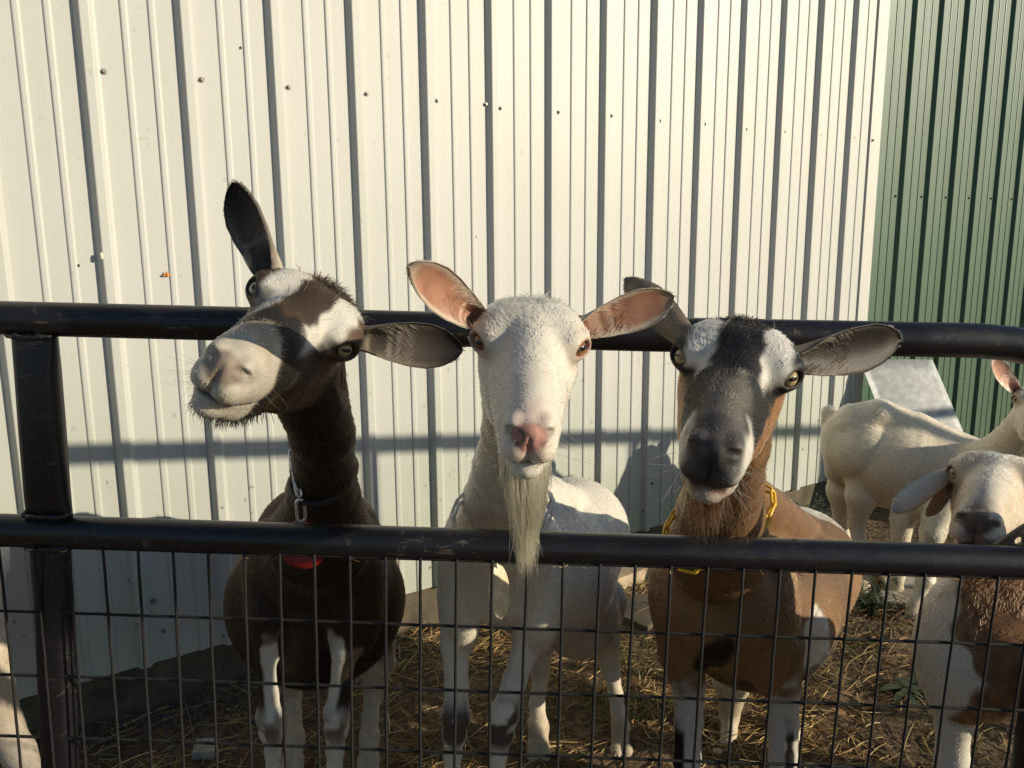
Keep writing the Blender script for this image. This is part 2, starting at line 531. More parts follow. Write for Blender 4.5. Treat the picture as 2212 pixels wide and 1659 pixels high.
straw_cols = [lin(190, 160, 105), lin(160, 125, 75), lin(130, 100, 62), lin(205, 180, 130)]
brown_cols = [lin(95, 72, 48), lin(70, 52, 36), lin(120, 92, 60)]
tag(strands(22000, (-1.7, 2.1), (1.25, 3.2), 0.03, 0.13, 0.0012, straw_cols, name="straw", seed=3,
            weight=lambda x, y: 0.22 + 0.75 * sm(.46, .7, vnoise(np.stack([x, y, 0 * x], -1), 3.0, 9)) + .5 * sm(-.55, -1.0, x) * sm(1.95, 1.75, y)), kind="stuff")
tag(strands(15000, (-1.7, 2.4), (1.2, 3.6), 0.01, 0.06, 0.0011, brown_cols, name="litter", seed=4), kind="stuff")
grass_cols = [lin(88, 105, 52), lin(70, 90, 45), lin(110, 118, 62), lin(120, 112, 66)]
def grass_w(x, y):
    g1 = np.exp(-(((x - .27) / .22) ** 2 + ((y - 2.05) / .22) ** 2))
    g2 = np.exp(-(((x - 1.15) / .16) ** 2 + ((y - 2.35) / .35) ** 2))
    g3 = np.exp(-(((x - .55) / .3) ** 2 + ((y - 2.5) / .2) ** 2))
    nz = sm(.45, .65, vnoise(np.stack([x, y, 0 * x], -1), 9.0, 5))
    return np.clip((g1 + .6 * g2 + .35 * g3) * nz + .012, 0, 1)
tag(strands(26000, (-1.3, 2.2), (1.4, 3.4), 0.02, 0.075, 0.0011, grass_cols, name="grass", seed=6, weight=grass_w, mat=MAT_GRASS, upr=.7), kind="stuff")

def pebbles():
    r = np.random.default_rng(8); mb = []; fs = []
    import bmesh
    bm = bmesh.new(); bmesh.ops.create_icosphere(bm, subdivisions=1, radius=1.0)
    bv = np.array([v.co[:] for v in bm.verts]); bfc = np.array([[v.index for v in f.verts] for f in bm.faces]); bm.free()
    n = 5200
    u = r.uniform(-.6, 2.4, n); q = np.abs(r.normal(0, .16, n)) + .02
    P = WD[None] * u[:, None] - WN[None] * (WOFF - q)[:, None]
    x2 = r.uniform(-1.5, 2.2, 900); y2 = r.uniform(1.3, 3.3, 900)
    P = np.concatenate([P[:, :2], np.stack([x2, y2], 1)[inside_yard(x2, y2)]])
    n = len(P); s = r.uniform(.0015, .0048, n) * np.where(r.uniform(0, 1, n) < .06, 1.9, 1)
    z = ground_h(P[:, 0], P[:, 1])
    Q = np.linalg.qr(r.normal(size=(n, 3, 3)))[0]
    sc = r.uniform(.6, 1.2, (n, 1, 3)) * s[:, None, None]
    V = (bv[None] * sc) @ Q + np.concatenate([P, (z + s * .3)[:, None]], 1)[:, None, :]
    Fc = bfc[None] + (np.arange(n) * len(bv))[:, None, None]
    o = mesh_obj("gravel", V.reshape(-1, 3), Fc.reshape(-1, 3), simple_mat("grey_gravel", (0.075, 0.068, 0.060), .9, 0, 40, .6), smooth=False)
    tag(o, kind="stuff")
pebbles()

def slab(name, quad, h, mat, label, cat, jag=0.0):
    """flat piece lying on the ground: quad of world xy corners"""
    Q = np.array([[q[0], q[1]] for q in quad]); ctr = Q.mean(0)
    pts = []
    for i in range(len(Q)):
        a, b = Q[i], Q[(i + 1) % len(Q)]
        for t in np.linspace(0, 1, 9)[:-1]:
            pts.append(a + (b - a) * t + rng.normal(0, jag, 2))
    pts = np.array(pts); n = len(pts)
    z0 = float(ground_h(np.array([ctr[0]]), np.array([ctr[1]]))[0])
    V = []; 
    for zz, s in ((-.03, 1.0), (h * .8, 1.0), (h, .985)):
        for p in pts: q = ctr + (p - ctr) * s; V.append((q[0], q[1], z0 + zz))
    Fs = [(i + k * n, (i + 1) % n + k * n, (i + 1) % n + (k + 1) * n, i + (k + 1) * n) for k in (0, 1) for i in range(n)]
    Fs.append(tuple(range(2 * n, 3 * n)))
    o = mesh_obj(name, V, Fs, mat, None, (ctr[0], ctr[1], z0), smooth=False)
    return tag(o, label, cat)
def gnd(x, y):
    v = FW + RT * (x - CX) / F_ - UP * (y - CY) / F_
    t = -CH / v[2]; p = CAM + v * t; return p[:2]
slab("concrete_slab", [gnd(1895, 1310), gnd(1905, 1240), gnd(2075, 1236), gnd(2120, 1290), gnd(2000, 1318)], .02, MAT_SLAB, "pale dirt-covered concrete slab on the ground behind the goats at the right", "slab", .01)
slab("paving_stone", [gnd(1310, 1325), gnd(1372, 1286), gnd(1450, 1300), gnd(1400, 1362)], .025, MAT_CONC, "grey flat paving stone on the dirt between the white and the tan goat", "paving stone", .002)
slab("wooden_board", [gnd(1300, 1262), gnd(1440, 1215), gnd(1450, 1232), gnd(1310, 1282)], .05, MAT_BOARD, "pale wooden board lying at the foot of the white wall", "board", .0015)
slab("broken_stone", [gnd(415, 1632), gnd(425, 1602), gnd(468, 1600), gnd(472, 1630)], .02, simple_mat("pale_stone", (0.30, 0.28, 0.24), .9, 0, 30, .3), "small pale broken stone on the straw beside the brown goat", "stone", .001)

# ------------------------------------------------------------------ gate
GA = at(-420, 1132, 1.158); GB = at(2212, 1216, 1.112)
gex = norm(GB - GA); gez = norm(np.array([0.0, 0, 1]) - gex * gex[2]); gey = np.cross(gez, gex)   # gey points away from the camera
def gp(px, py, off=0.0):
    """point of the gate plane seen at a place of the photo"""
    v = FW + RT * (px - CX) / F_ - UP * (py - CY) / F_
    t = ((GA - CAM) @ gey + off) / (v @ gey); return CAM + v * t
gate = tag(empty("farm_gate", (0.0, float(GA[1]), 0.0)), "black tubular farm gate with welded wire mesh in front of the goats", "gate")
RR = 0.0240
LE = 1.05                                                         # the gate runs on to the left of the frame
_tl = gp(-420, 677); _ll = gp(-420, 1132); _dn = -gez
_arc = [_tl - gex * (LE + 0.36 * math.sin(a)) + _dn * (0.36 * (1 - math.cos(a))) for a in np.linspace(math.pi / 2, 0, 14)]
top = [_arc[0] + _dn * s_ for s_ in (0.72, 0.5, 0.3, 0.1)] + _arc + [_tl, gp(0, 687), gp(700, 704.5), gp(1400, 722), gp(2080, 735)]
p_end = gp(2112, 736); dn = -gez
arc = [p_end + gex * (0.36 * math.sin(a)) + dn * (0.36 * (1 - math.cos(a))) for a in np.linspace(0, math.pi / 2, 14)]
down = [arc[-1] + dn * s for s in (0.1, 0.3, 0.5, 0.72)]
mb = MB(); mb.tube(np.array(top + arc + down), RR, 20); mb.build("frame_tube", MAT_GATE, gate)
low_end = gp(2212, 1216); xe = (arc[-1] - low_end) @ gex
mb = MB(); mb.tube(np.array([_ll - gex * (LE + .36 - RR * .9), gp(-420, 1132), gp(0, 1145), gp(700, 1167.5), gp(1400, 1190), low_end, low_end + gex * (xe - RR * .9)]), RR, 20)
mb.build("lower_rail", MAT_GATE, gate)
def flat_post(name, pts, w0, w1, th):
    """flattened tube: rounded-rectangle section, wide along the gate"""
    V = []; n = 16
    for (p, w, t_) in pts:
        for j in range(n):
            a = 2 * math.pi * j / n; c, s = math.cos(a), math.sin(a)
            V.append(p + gex * (w * np.sign(c) * abs(c) ** .5) + gey * (t_ * np.sign(s) * abs(s) ** .5))
    Fs = [(i * n + j, i * n + (j + 1) % n, (i + 1) * n + (j + 1) % n, (i + 1) * n + j) for i in range(len(pts) - 1) for j in range(n)]
    return mesh_obj(name, V, Fs, MAT_GATE, gate)
hw = lambda px: px / 2 * 1.2 / F_
flat_post("brace_post", [(gp(72, 700), hw(96), .010), (gp(76, 735), hw(92), .011), (gp(82, 800), hw(86), .018), (gp(92, 930), hw(86), .020), (gp(102, 1060), hw(88), .018), (gp(106, 1100), hw(94), .012), (gp(108, 1130), hw(100), .010)], 0, 0, 0)
flat_post("brace_post", [(gp(108, 1170), hw(88), .010), (gp(110, 1210), hw(84), .012), (gp(115, 1290), hw(74), .018), (gp(122, 1450), hw(72), .020), (gp(132, 1680), hw(72), .020), (gp(142, 1900), hw(76), .016)], 0, 0, 0)
flat_post("brace_post", [(gp(2300, 1225), hw(88), .010), (gp(2292, 1270), hw(84), .012), (gp(2276, 1350), hw(74), .018), (gp(2252, 1500), hw(72), .020), (gp(2226, 1660), hw(72), .020), (gp(2190, 1900), hw(76), .016)], 0, 0, 0)
mbw = MB()
wr = 0.0023
WO = -0.0205
z_first = (gp(230, 1188, WO) - GA) @ gez
x_first = (gp(152, 1240, WO) - GA) @ gex
zb = z_first - 6 * 0.1016
Oo = GA + gey * WO
nx0 = int(math.floor((-(LE + .36 - RR) - x_first) / 0.0508)) + 1
nx1 = int(math.floor(((low_end - GA) @ gex + xe - RR - x_first) / 0.0508))
for k in range(nx0, nx1 + 1):
    u = x_first + k * 0.0508 + random.uniform(-.0008, .0008)
    b1, b2 = random.uniform(-.0022, .0022), random.uniform(-.0015, .0015)
    pts = [Oo + gex * (u + b1 * math.sin(3.1 * (z_first - z) / .6) + b2 * math.sin(7 * (z_first - z)) + random.uniform(-.0004, .0004)) + gez * z for z in np.linspace(z_first + .003, zb, 19)]
    mbw.tube(np.array(pts), wr, 6)
for k in range(7):
    z = z_first - k * 0.1016
    pts = [Oo + gey * (2 * wr * .9) + gex * u + gez * (z + random.uniform(-.0006, .0006)) for u in np.linspace(x_first + nx0 * 0.0508, x_first + nx1 * 0.0508, 64)]
    mbw.tube(np.array(pts), wr, 6)
mbw.build("wire_mesh", MAT_WIRE, gate)
def weld(px, py, w):
    c = gp(px, py); r = np.random.default_rng(int(px + py)); n = 30
    a = np.linspace(0, 2 * math.pi, n, endpoint=False)
    P = c[None] + gex[None] * (w * np.cos(a))[:, None] + gey[None] * (.0125 * np.sin(a))[:, None] - gey[None] * .006 + gez[None] * (r.normal(0, .0006, n) - .0105 * np.abs(np.sin(a)) * 0)[:, None]
    mb = MB(); mb.tube(P, .0042 + .0012 * np.sin(a * 11) + r.normal(0, .0004, n), 8, closed=True); mb.build("weld_bead", MAT_GATE, gate)
weld(73, 724, hw(94)); weld(107, 1108, hw(98)); weld(110, 1178, hw(88))
# latch plate at the right: dark triangle with a bolt hole
def latch():
    c = gp(2190, 1165, -0.012)
    o2 = [(-38, 14), (14, -28), (60, -60), (60, 18)]
    S = 1.18 / F_
    outer = []
    for i in range(4):
        a, b = np.array(o2[i], float), np.array(o2[(i + 1) % 4], float)
        for t in np.linspace(0, 1, 5)[:-1]: outer.append(a + (b - a) * t)
    ctr = np.array([12, 4.0]); n = len(outer)
    hole = []
    for p in outer:
        d = (p - ctr) / np.linalg.norm(p - ctr); hole.append(ctr + d * 9.5)
    V = []
    for off in (0, .006):
        for p in outer + hole: V.append(c + gex * p[0] * S - gez * p[1] * S + gey * off)
    m2 = 2 * n; Fs = []
    for i in range(n):
        j = (i + 1) % n
        Fs += [(i, n + i, n + j, j), (m2 + i, m2 + j, m2 + n + j, m2 + n + i), (i, j, m2 + j, m2 + i), (n + i, m2 + n + i, m2 + n + j, n + j)]
    mesh_obj("latch_plate", V, Fs, MAT_GATE, gate, smooth=False)
latch()

# pen fence continuing to the right of the gate (outside the frame); its rails and uprights shade the wall
T_EL = math.tan(SUN_EL)
def fence_pt(u, ztop=1.433):
    zw = 1.285 - 0.571 - 0.122 * (u - 0.343)
    t = (ztop - zw) / T_EL
    W = wall_pt(u, zw); return np.array([W[0] + SUN_H[0] * t, W[1] + SUN_H[1] * t, ztop])
fence = tag(empty("pen_fence", fence_pt(0.3) * np.array([1, 1, 0])), "black tubular pen fence continuing from the latch side of the gate", "fence")
ua_, ub_ = 0.13, 4.6
A_, B_ = fence_pt(ua_), fence_pt(ub_)
mb = MB(); mb.tube(np.array([A_, B_]), 0.0265, 14); mb.build("rail", MAT_GATE, fence)
mb = MB(); mb.tube(np.array([fence_pt(3.3) - [0, 0, .20], fence_pt(4.6) - [0, 0, .20]]), 0.021, 14); mb.build("rail", MAT_GATE, fence)
def u_at(px):
    v = FW + RT * (px - CX) / F_ - UP * (1000 - CY) / F_
    P = CAM + v * (-(WOFF) / (v @ WN)); return float(P @ WD)
for u in (ua_, u_at(797), u_at(1368), u_at(1776), 3.4, ub_):
    p = fence_pt(u); mb = MB(); mb.tube(np.array([p - [0, 0, .021], p * np.array([1, 1, 0]) - [0, 0, .1]]), 0.021, 12); mb.build("fence_post", MAT_GATE, fence)

# ------------------------------------------------------------------ goat anatomy: signed-distance bodies
def smin(a, b, k):
    h = np.maximum(k - np.abs(a - b), 0) / k
    return np.minimum(a, b) - h * h * k * 0.25
def smax(a, b, k): return -smin(-a, -b, k)
def s_ell(p, c, r):
    q = (p - np.asarray(c)) / np.asarray(r); k0 = np.sqrt((q * q).sum(1)) + 1e-9
    q2 = q / np.asarray(r); k1 = np.sqrt((q2 * q2).sum(1)) + 1e-9
    return k0 * (k0 - 1) / k1
def s_rc(p, a, b, ra, rb):
    a = np.asarray(a, float); b = np.asarray(b, float); ba = b - a; pa = p - a
    h = np.clip((pa @ ba) / (ba @ ba + 1e-12), 0, 1)
    return np.sqrt(((pa - h[:, None] * ba) ** 2).sum(1)) - (ra + (rb - ra) * h)

EYE_C = np.array([0.0590, -0.008, 0.001])
EYE_N = norm(np.array([0.62, 0.76, 0.18]))
EYE_U = norm(np.array([-0.74, 0.62, -0.25]) - EYE_N * (np.array([-0.74, 0.62, -0.25]) @ EYE_N))
EYE_V = np.cross(EYE_N, EYE_U)
if EYE_V[2] < 0: EYE_V = -EYE_V

def head_sdf(p, V):
    """local frame: +y towards the nose, +z up, eyes near the origin"""
    q = p.copy(); q[:, 0] = np.abs(q[:, 0]); mw = V.get("muzzle", 0.92); rn = V.get("roman", 0.0)
    d = s_ell(q, (0, -.045, 0), (.060, .062, .042))
    d = smin(d, s_ell(q, (.014, -.060, .020), (.036, .035, .020)), .02)
    d = smin(d, s_rc(q, (0, -.02, -.006), (0, .125, -.040), .046, .029), .02)
    if rn: d = smin(d, s_ell(q, (0, .055, -.012), (.030, .075, .030 + rn)), .03)
    d = smin(d, s_rc(q, (.021, -.02, -.036), (.014, .115, -.062), .035, .0225), .020)
    d = smin(d, s_ell(q, (.028, -.030, -.068), (.025, .060, .042)), .020)
    d = smin(d, s_rc(q, (.020, -.045, -.085), (.011, .110, -.094), .027, .019), .02)
    d = smin(d, s_ell(q, (.049, -.016, .006), (.026, .034, .024)), .014)
    d = smin(d, s_ell(q, (.036, -.034, .020), (.026, .030, .020)), .018)
    d = smin(d, s_ell(q, (0, .136, -.056), (.0335 * mw, .036, .032)), .018)
    d = smin(d, s_ell(q, (.0155 * mw, .149, -.067), (.0198 * mw, .026, .019)), .010)
    d = smin(d, s_ell(q, (0, .163, -.047), (.017 * mw, .014, .016)), .008)
    d = smin(d, s_ell(q, (.019 * mw, .155, -.041), (.011, .016, .013)), .007)
    d = smin(d, s_ell(q, (0, .134, -.097), (.022 * mw, .028, .0145)), .012)
    e = q - EYE_C
    el = np.stack([e @ EYE_U, e @ EYE_V, e @ EYE_N], 1)
    d = smin(d, s_ell(el, (0, .001, 0), (.0212, .0172, .0150)), .006)
    d = smin(d, s_ell(el, (-.002, .0138, .004), (.019, .0055, .0095)), .005)          # upper lid
    d = smax(d, -s_ell(el, (0, -.0003, .014), (.0152, .0096, .016)), .0025)
    d = smax(d, -s_rc(q, (.0085, .182, -.057), (.0195 * mw, .176, -.041), .0036, .0074), .002)
    d = smax(d, -s_rc(q, (.0195 * mw, .176, -.041), (.0305 * mw, .164, -.043), .0074, .0034), .002)
    zm = -.0825 + .008 * sm(.135, .100, q[:, 1])
    d = d + .0032 * np.exp(-((q[:, 2] - zm) / .0020) ** 2) * sm(.098, .118, q[:, 1])
    d = d + .0030 * np.exp(-(q[:, 0] / .0020) ** 2) * sm(-.084, -.074, q[:, 2]) * sm(-.040, -.050, q[:, 2]) * sm(.145, .16, q[:, 1])
    return d

def rod(w):
    a = np.linalg.norm(w)
    if a < 1e-9: return np.eye(3)
    k = np.asarray(w) / a; K = np.array([[0, -k[2], k[1]], [k[2], 0, -k[0]], [-k[1], k[0], 0]])
    return np.eye(3) + math.sin(a) * K + (1 - math.cos(a)) * K @ K
R0 = np.array([[-1, 0, 0], [0, -1, 0], [0, 0, 1.0]])

class Goat:
    def __init__(s, pos, w, scale, var=None):
        s.R = rod(np.array(w)) @ R0
        s.s = scale; s.pos = CAM + (np.array(pos) - CAM); s.var = var or {}
        s.pr = []; s.ears = []
    def W(s, *l): return s.R @ (np.array(l, float) * s.s) + s.pos
    def local(s, P): return ((P - s.pos) @ s.R) / s.s
    def cone(s, A, B, k=.03, lab="trunk", flow=None):
        (a, ra), (b, rb) = A, B
        s.pr.append(("rc", a, b, ra, rb, k, lab, norm(b - a) if flow is None else norm(flow)))
    def chain(s, js, k=.03, lab="leg"):
        for i, (A, B) in enumerate(zip(js[:-1], js[1:])): s.cone(A, B, k if i == 0 else min(k, .012), lab)
    def ell(s, c, r, k=.04, lab="trunk", flow=(0, 0, -1), rz=0.0):
        cz, sz = math.cos(rz), math.sin(rz)
        s.pr.append(("el", np.array(c, float), np.array(r, float), np.array([[cz, -sz, 0], [sz, cz, 0], [0, 0, 1]]), None, k, lab, norm(flow)))
    def sdf(s, P, want=False):
        N = len(P); d = np.full(N, .12); best = np.full(N, 9.); idx = np.zeros(N, int)
        for i, pr in enumerate(s.pr):
            if pr[0] == "rc":
                _, a, b, ra, rb, k, lab, fl = pr; m = max(ra, rb) + .055
                lo, hi = np.minimum(a, b) - m, np.maximum(a, b) + m
            else:
                _, c, r, Rz, _, k, lab, fl = pr; m = r.max() + .055; lo, hi = c - m, c + m
            I = np.nonzero(((P >= lo) & (P <= hi)).all(1))[0]
            if not len(I): continue
            v = s_rc(P[I], a, b, ra, rb) if pr[0] == "rc" else s_ell((P[I] - c) @ Rz, (0, 0, 0), r)
            if want:
                u = v < best[I]; best[I[u]] = v[u]; idx[I[u]] = i
            d[I] = smin(d[I], v, k)
        I = np.nonzero(((P - s.W(0, .03, -.03)) ** 2).sum(1) < (.235 * s.s) ** 2)[0]
        if len(I):
            v = head_sdf(s.local(P[I]), s.var) * s.s
            if want:
                u = v < best[I] + .004; best[I[u]] = v[u]; idx[I[u]] = -1
            d[I] = smin(d[I], v, .022)
        return (d, idx) if want else d

def polygonise(f, lo, hi, h, B=8):
    lo = np.asarray(lo); n = np.ceil((np.asarray(hi) - lo) / (h * B)).astype(int)
    g = np.stack(np.meshgrid(*[np.arange(k) for k in n], indexing='ij'), -1).reshape(-1, 3)
    dc = f(lo + (g + .5) * h * B)
    g = g[np.abs(dc) < h * B * .866 * 1.15 + .004]
    o = np.stack(np.meshgrid(*[np.arange(B + 1)] * 3, indexing='ij'), -1).reshape(-1, 3)
    S = np.array(n * B + 2, dtype=np.int64)
    key = lambda I: (I[..., 0] * S[1] + I[..., 1]) * S[2] + I[..., 2]
    cor = g[:, None, :] * B + o[None]
    kc = key(cor)
    uk, first, inv = np.unique(kc.ravel(), return_index=True, return_inverse=True)
    pu = lo + cor.reshape(-1, 3)[first] * h
    val = np.concatenate([f(pu[i:i + 400000]) for i in range(0, len(pu), 400000)])
    D = val[inv].reshape(len(g), B + 1, B + 1, B + 1)
    c8 = np.stack([D[:, a:B + a, b:B + b, c:B + c] for a in (0, 1) for b in (0, 1) for c in (0, 1)], -1)
    act = (c8.min(-1) < 0) & (c8.max(-1) >= 0)
    bi, ci, cj, ck = np.nonzero(act)
    base = g[bi] * B + np.stack([ci, cj, ck], 1)
    c8 = c8[act]
    off = np.array([[a, b, c] for a in (0, 1) for b in (0, 1) for c in (0, 1)], float)
    acc = np.zeros((len(c8), 3)); cnt = np.zeros(len(c8))
    for a in range(8):
        for b in range(a + 1, 8):
            if np.abs(off[a] - off[b]).sum() == 1:
                m = (c8[:, a] < 0) != (c8[:, b] < 0)
                t = c8[m, a] / (c8[m, a] - c8[m, b])
                acc[m] += off[a] + t[:, None] * (off[b] - off[a]); cnt[m] += 1
    V = lo + (base + acc / cnt[:, None]) * h
    kk = key(base); od = np.argsort(kk); ks = kk[od]
    def find(I):
        q = key(I); p = np.clip(np.searchsorted(ks, q), 0, len(ks) - 1)
        return np.where(ks[p] == q, od[p], -1)
    quads = []
    for ax in range(3):
        a1, a2 = (ax + 1) % 3, (ax + 2) % 3
        e = [0, 0, 0]; e[ax] = 1; e = np.array(e)
        i1 = e[0] * 4 + e[1] * 2 + e[2]
        m = (c8[:, 0] < 0) != (c8[:, i1] < 0)
        I = base[m]; sg = c8[m, 0] < 0
        d1 = np.zeros(3, int); d1[a1] = 1; d2 = np.zeros(3, int); d2[a2] = 1
        q = np.stack([find(I), find(I - d1), find(I - d1 - d2), find(I - d2)], 1)
        ok = (q >= 0).all(1); q = q[ok]; sg = sg[ok]
        q[~sg] = q[~sg][:, ::-1]; quads.append(q)
    Q = np.concatenate(quads)
    def grad(P, e=.0012):
        G = np.zeros_like(P)
        for a in range(3):
            dv = np.zeros(3); dv[a] = e; G[:, a] = (f(P + dv) - f(P - dv)) / (2 * e)
        return G
    for _ in range(2):
        G = grad(V); dv = f(V)
        st = dv / np.maximum((G * G).sum(1), .1)
        V = V - G * np.clip(st, -h, h)[:, None]
    # outward winding check
    nrm = np.cross(V[Q[:, 1]] - V[Q[:, 0]], V[Q[:, 2]] - V[Q[:, 0]])
    if (nrm * G[Q[:, 0]]).sum() < 0: Q = Q[:, ::-1]
    return V, Q, norm(G)

def ear_geom(base, tip, facing, width, base_w=.017, cup=.35, droop=0.0, curl0=4.4, curl1=1.5, thick=.0035, nt=26, ns=17, tipsharp=.75, skew=0.0, bend=0.0):
    """leaf-shaped ear, a rolled funnel at its base that opens into a shallow cup facing `facing`"""
    base = np.asarray(base, float); tip = np.asarray(tip, float)
    ax = tip - base; L = np.linalg.norm(ax); ax = ax / L
    nf = norm(np.asarray(facing, float) - ax * (np.asarray(facing, float) @ ax)); wv = np.cross(ax, nf)
    t = np.linspace(0, 1, nt)
    prof = np.interp(t, [0, .12, .3, .5, .68, .82, .92, .97, 1.0], [.42, .50, .80, .98, 1.0, .82, .52, .30, .04])
    W = width / 2 * prof
    phi = curl0 + (curl1 - curl0) * sm(0, .42, t)
    cl = base[None] + ax[None] * (t * L)[:, None] + nf[None] * (bend * L * t ** 2)[:, None] + np.array([0, 0, -1.0])[None] * (droop * L * t ** 2)[:, None]
    s = np.linspace(-1, 1, ns)
    In = np.zeros((nt, ns, 3)); Nn = np.zeros((nt, ns, 3))
    for i in range(nt):
        a = s * phi[i] / 2
        R = W[i] / max(math.sin(min(phi[i] / 2, 1.45)), .3) if phi[i] < 2.9 else W[i] / 1.0
        x = R * np.sin(a); y = R * (1 - np.cos(a))
        x = x + skew * W[i]
        In[i] = cl[i] + wv * x[:, None] + nf * (y - R * (1 - math.cos(phi[i] / 2)) * .5)[:, None]
        Nn[i] = nf * np.cos(a)[:, None] - wv * np.sin(a)[:, None]
    edge = np.sqrt(np.clip(1 - np.abs(s) ** 4, 0, 1))[None, :, None] * .7 + .3
    Out = In - Nn * thick * edge
    V = np.concatenate([In.reshape(-1, 3), Out.reshape(-1, 3)])
    Nv = np.concatenate([Nn.reshape(-1, 3), -Nn.reshape(-1, 3)])
    o = nt * ns; q = []
    for i in range(nt - 1):
        for j in range(ns - 1):
            a = i * ns + j
            q.append((a, a + ns, a + ns + 1, a + 1)); q.append((o + a, o + a + 1, o + a + ns + 1, o + a + ns))
        for j in (0, ns - 1):
            a = i * ns + j
            q.append((a, o + a, o + a + ns, a + ns) if j == 0 else (a, a + ns, o + a + ns, o + a))
    for j in range(ns - 1):
        a = (nt - 1) * ns + j; q.append((a, a + 1, o + a + 1, o + a)[::-1])
    tt = np.tile(np.repeat(t, ns), 2); ss = np.tile(np.tile(s, nt), 2)
    ins = np.concatenate([np.ones(o, bool), np.zeros(o, bool)])
    # make sure windings agree with normals
    q = np.array(q); fn = np.cross(V[q[:, 1]] - V[q[:, 0]], V[q[:, 2]] - V[q[:, 0]])
    bad = (fn * Nv[q].sum(1)).sum(1) < 0; q[bad] = q[bad][:, ::-1]
    return dict(V=V, Q=q, N=Nv, t=tt, s=ss, ins=ins, ax=ax, nf=nf, wv=wv, L=L, W=width)

def J(x, y, Y, rpx):
    P = at(x, y, Y); return (P, rpx * depth(P) / F_)

def eyeball(G, side, mat):
    n, m = 40, 26; r = .0128 * G.s
    sgn = np.array([side, 1, 1.0])
    c = G.R @ (((EYE_C - EYE_N * .0008) * sgn) * G.s) + G.pos
    u = G.R @ (EYE_U * sgn); nn = G.R @ (EYE_N * sgn); v = np.cross(nn, u)
    V = []; Fs = []
    for i in range(m + 1):
        a = math.pi * i / m
        for j in range(n):
            b = 2 * math.pi * j / n
            rr = r * (1 + .06 * math.exp(-(a / .55) ** 2))
            V.append(np.array([rr * math.sin(a) * math.cos(b), rr * math.sin(a) * math.sin(b), rr * math.cos(a)]))
    for i in range(m):
        for j in range(n): Fs.append((i * n + j, (i + 1) * n + j, (i + 1) * n + (j + 1) % n, i * n + (j + 1) % n))
    o = mesh_obj("eye", V, Fs, mat)
    Mx = Matrix.Identity(4)
    for i in range(3):
        Mx[i][0] = u[i]; Mx[i][1] = v[i]; Mx[i][2] = nn[i]
    return o, Mx, c

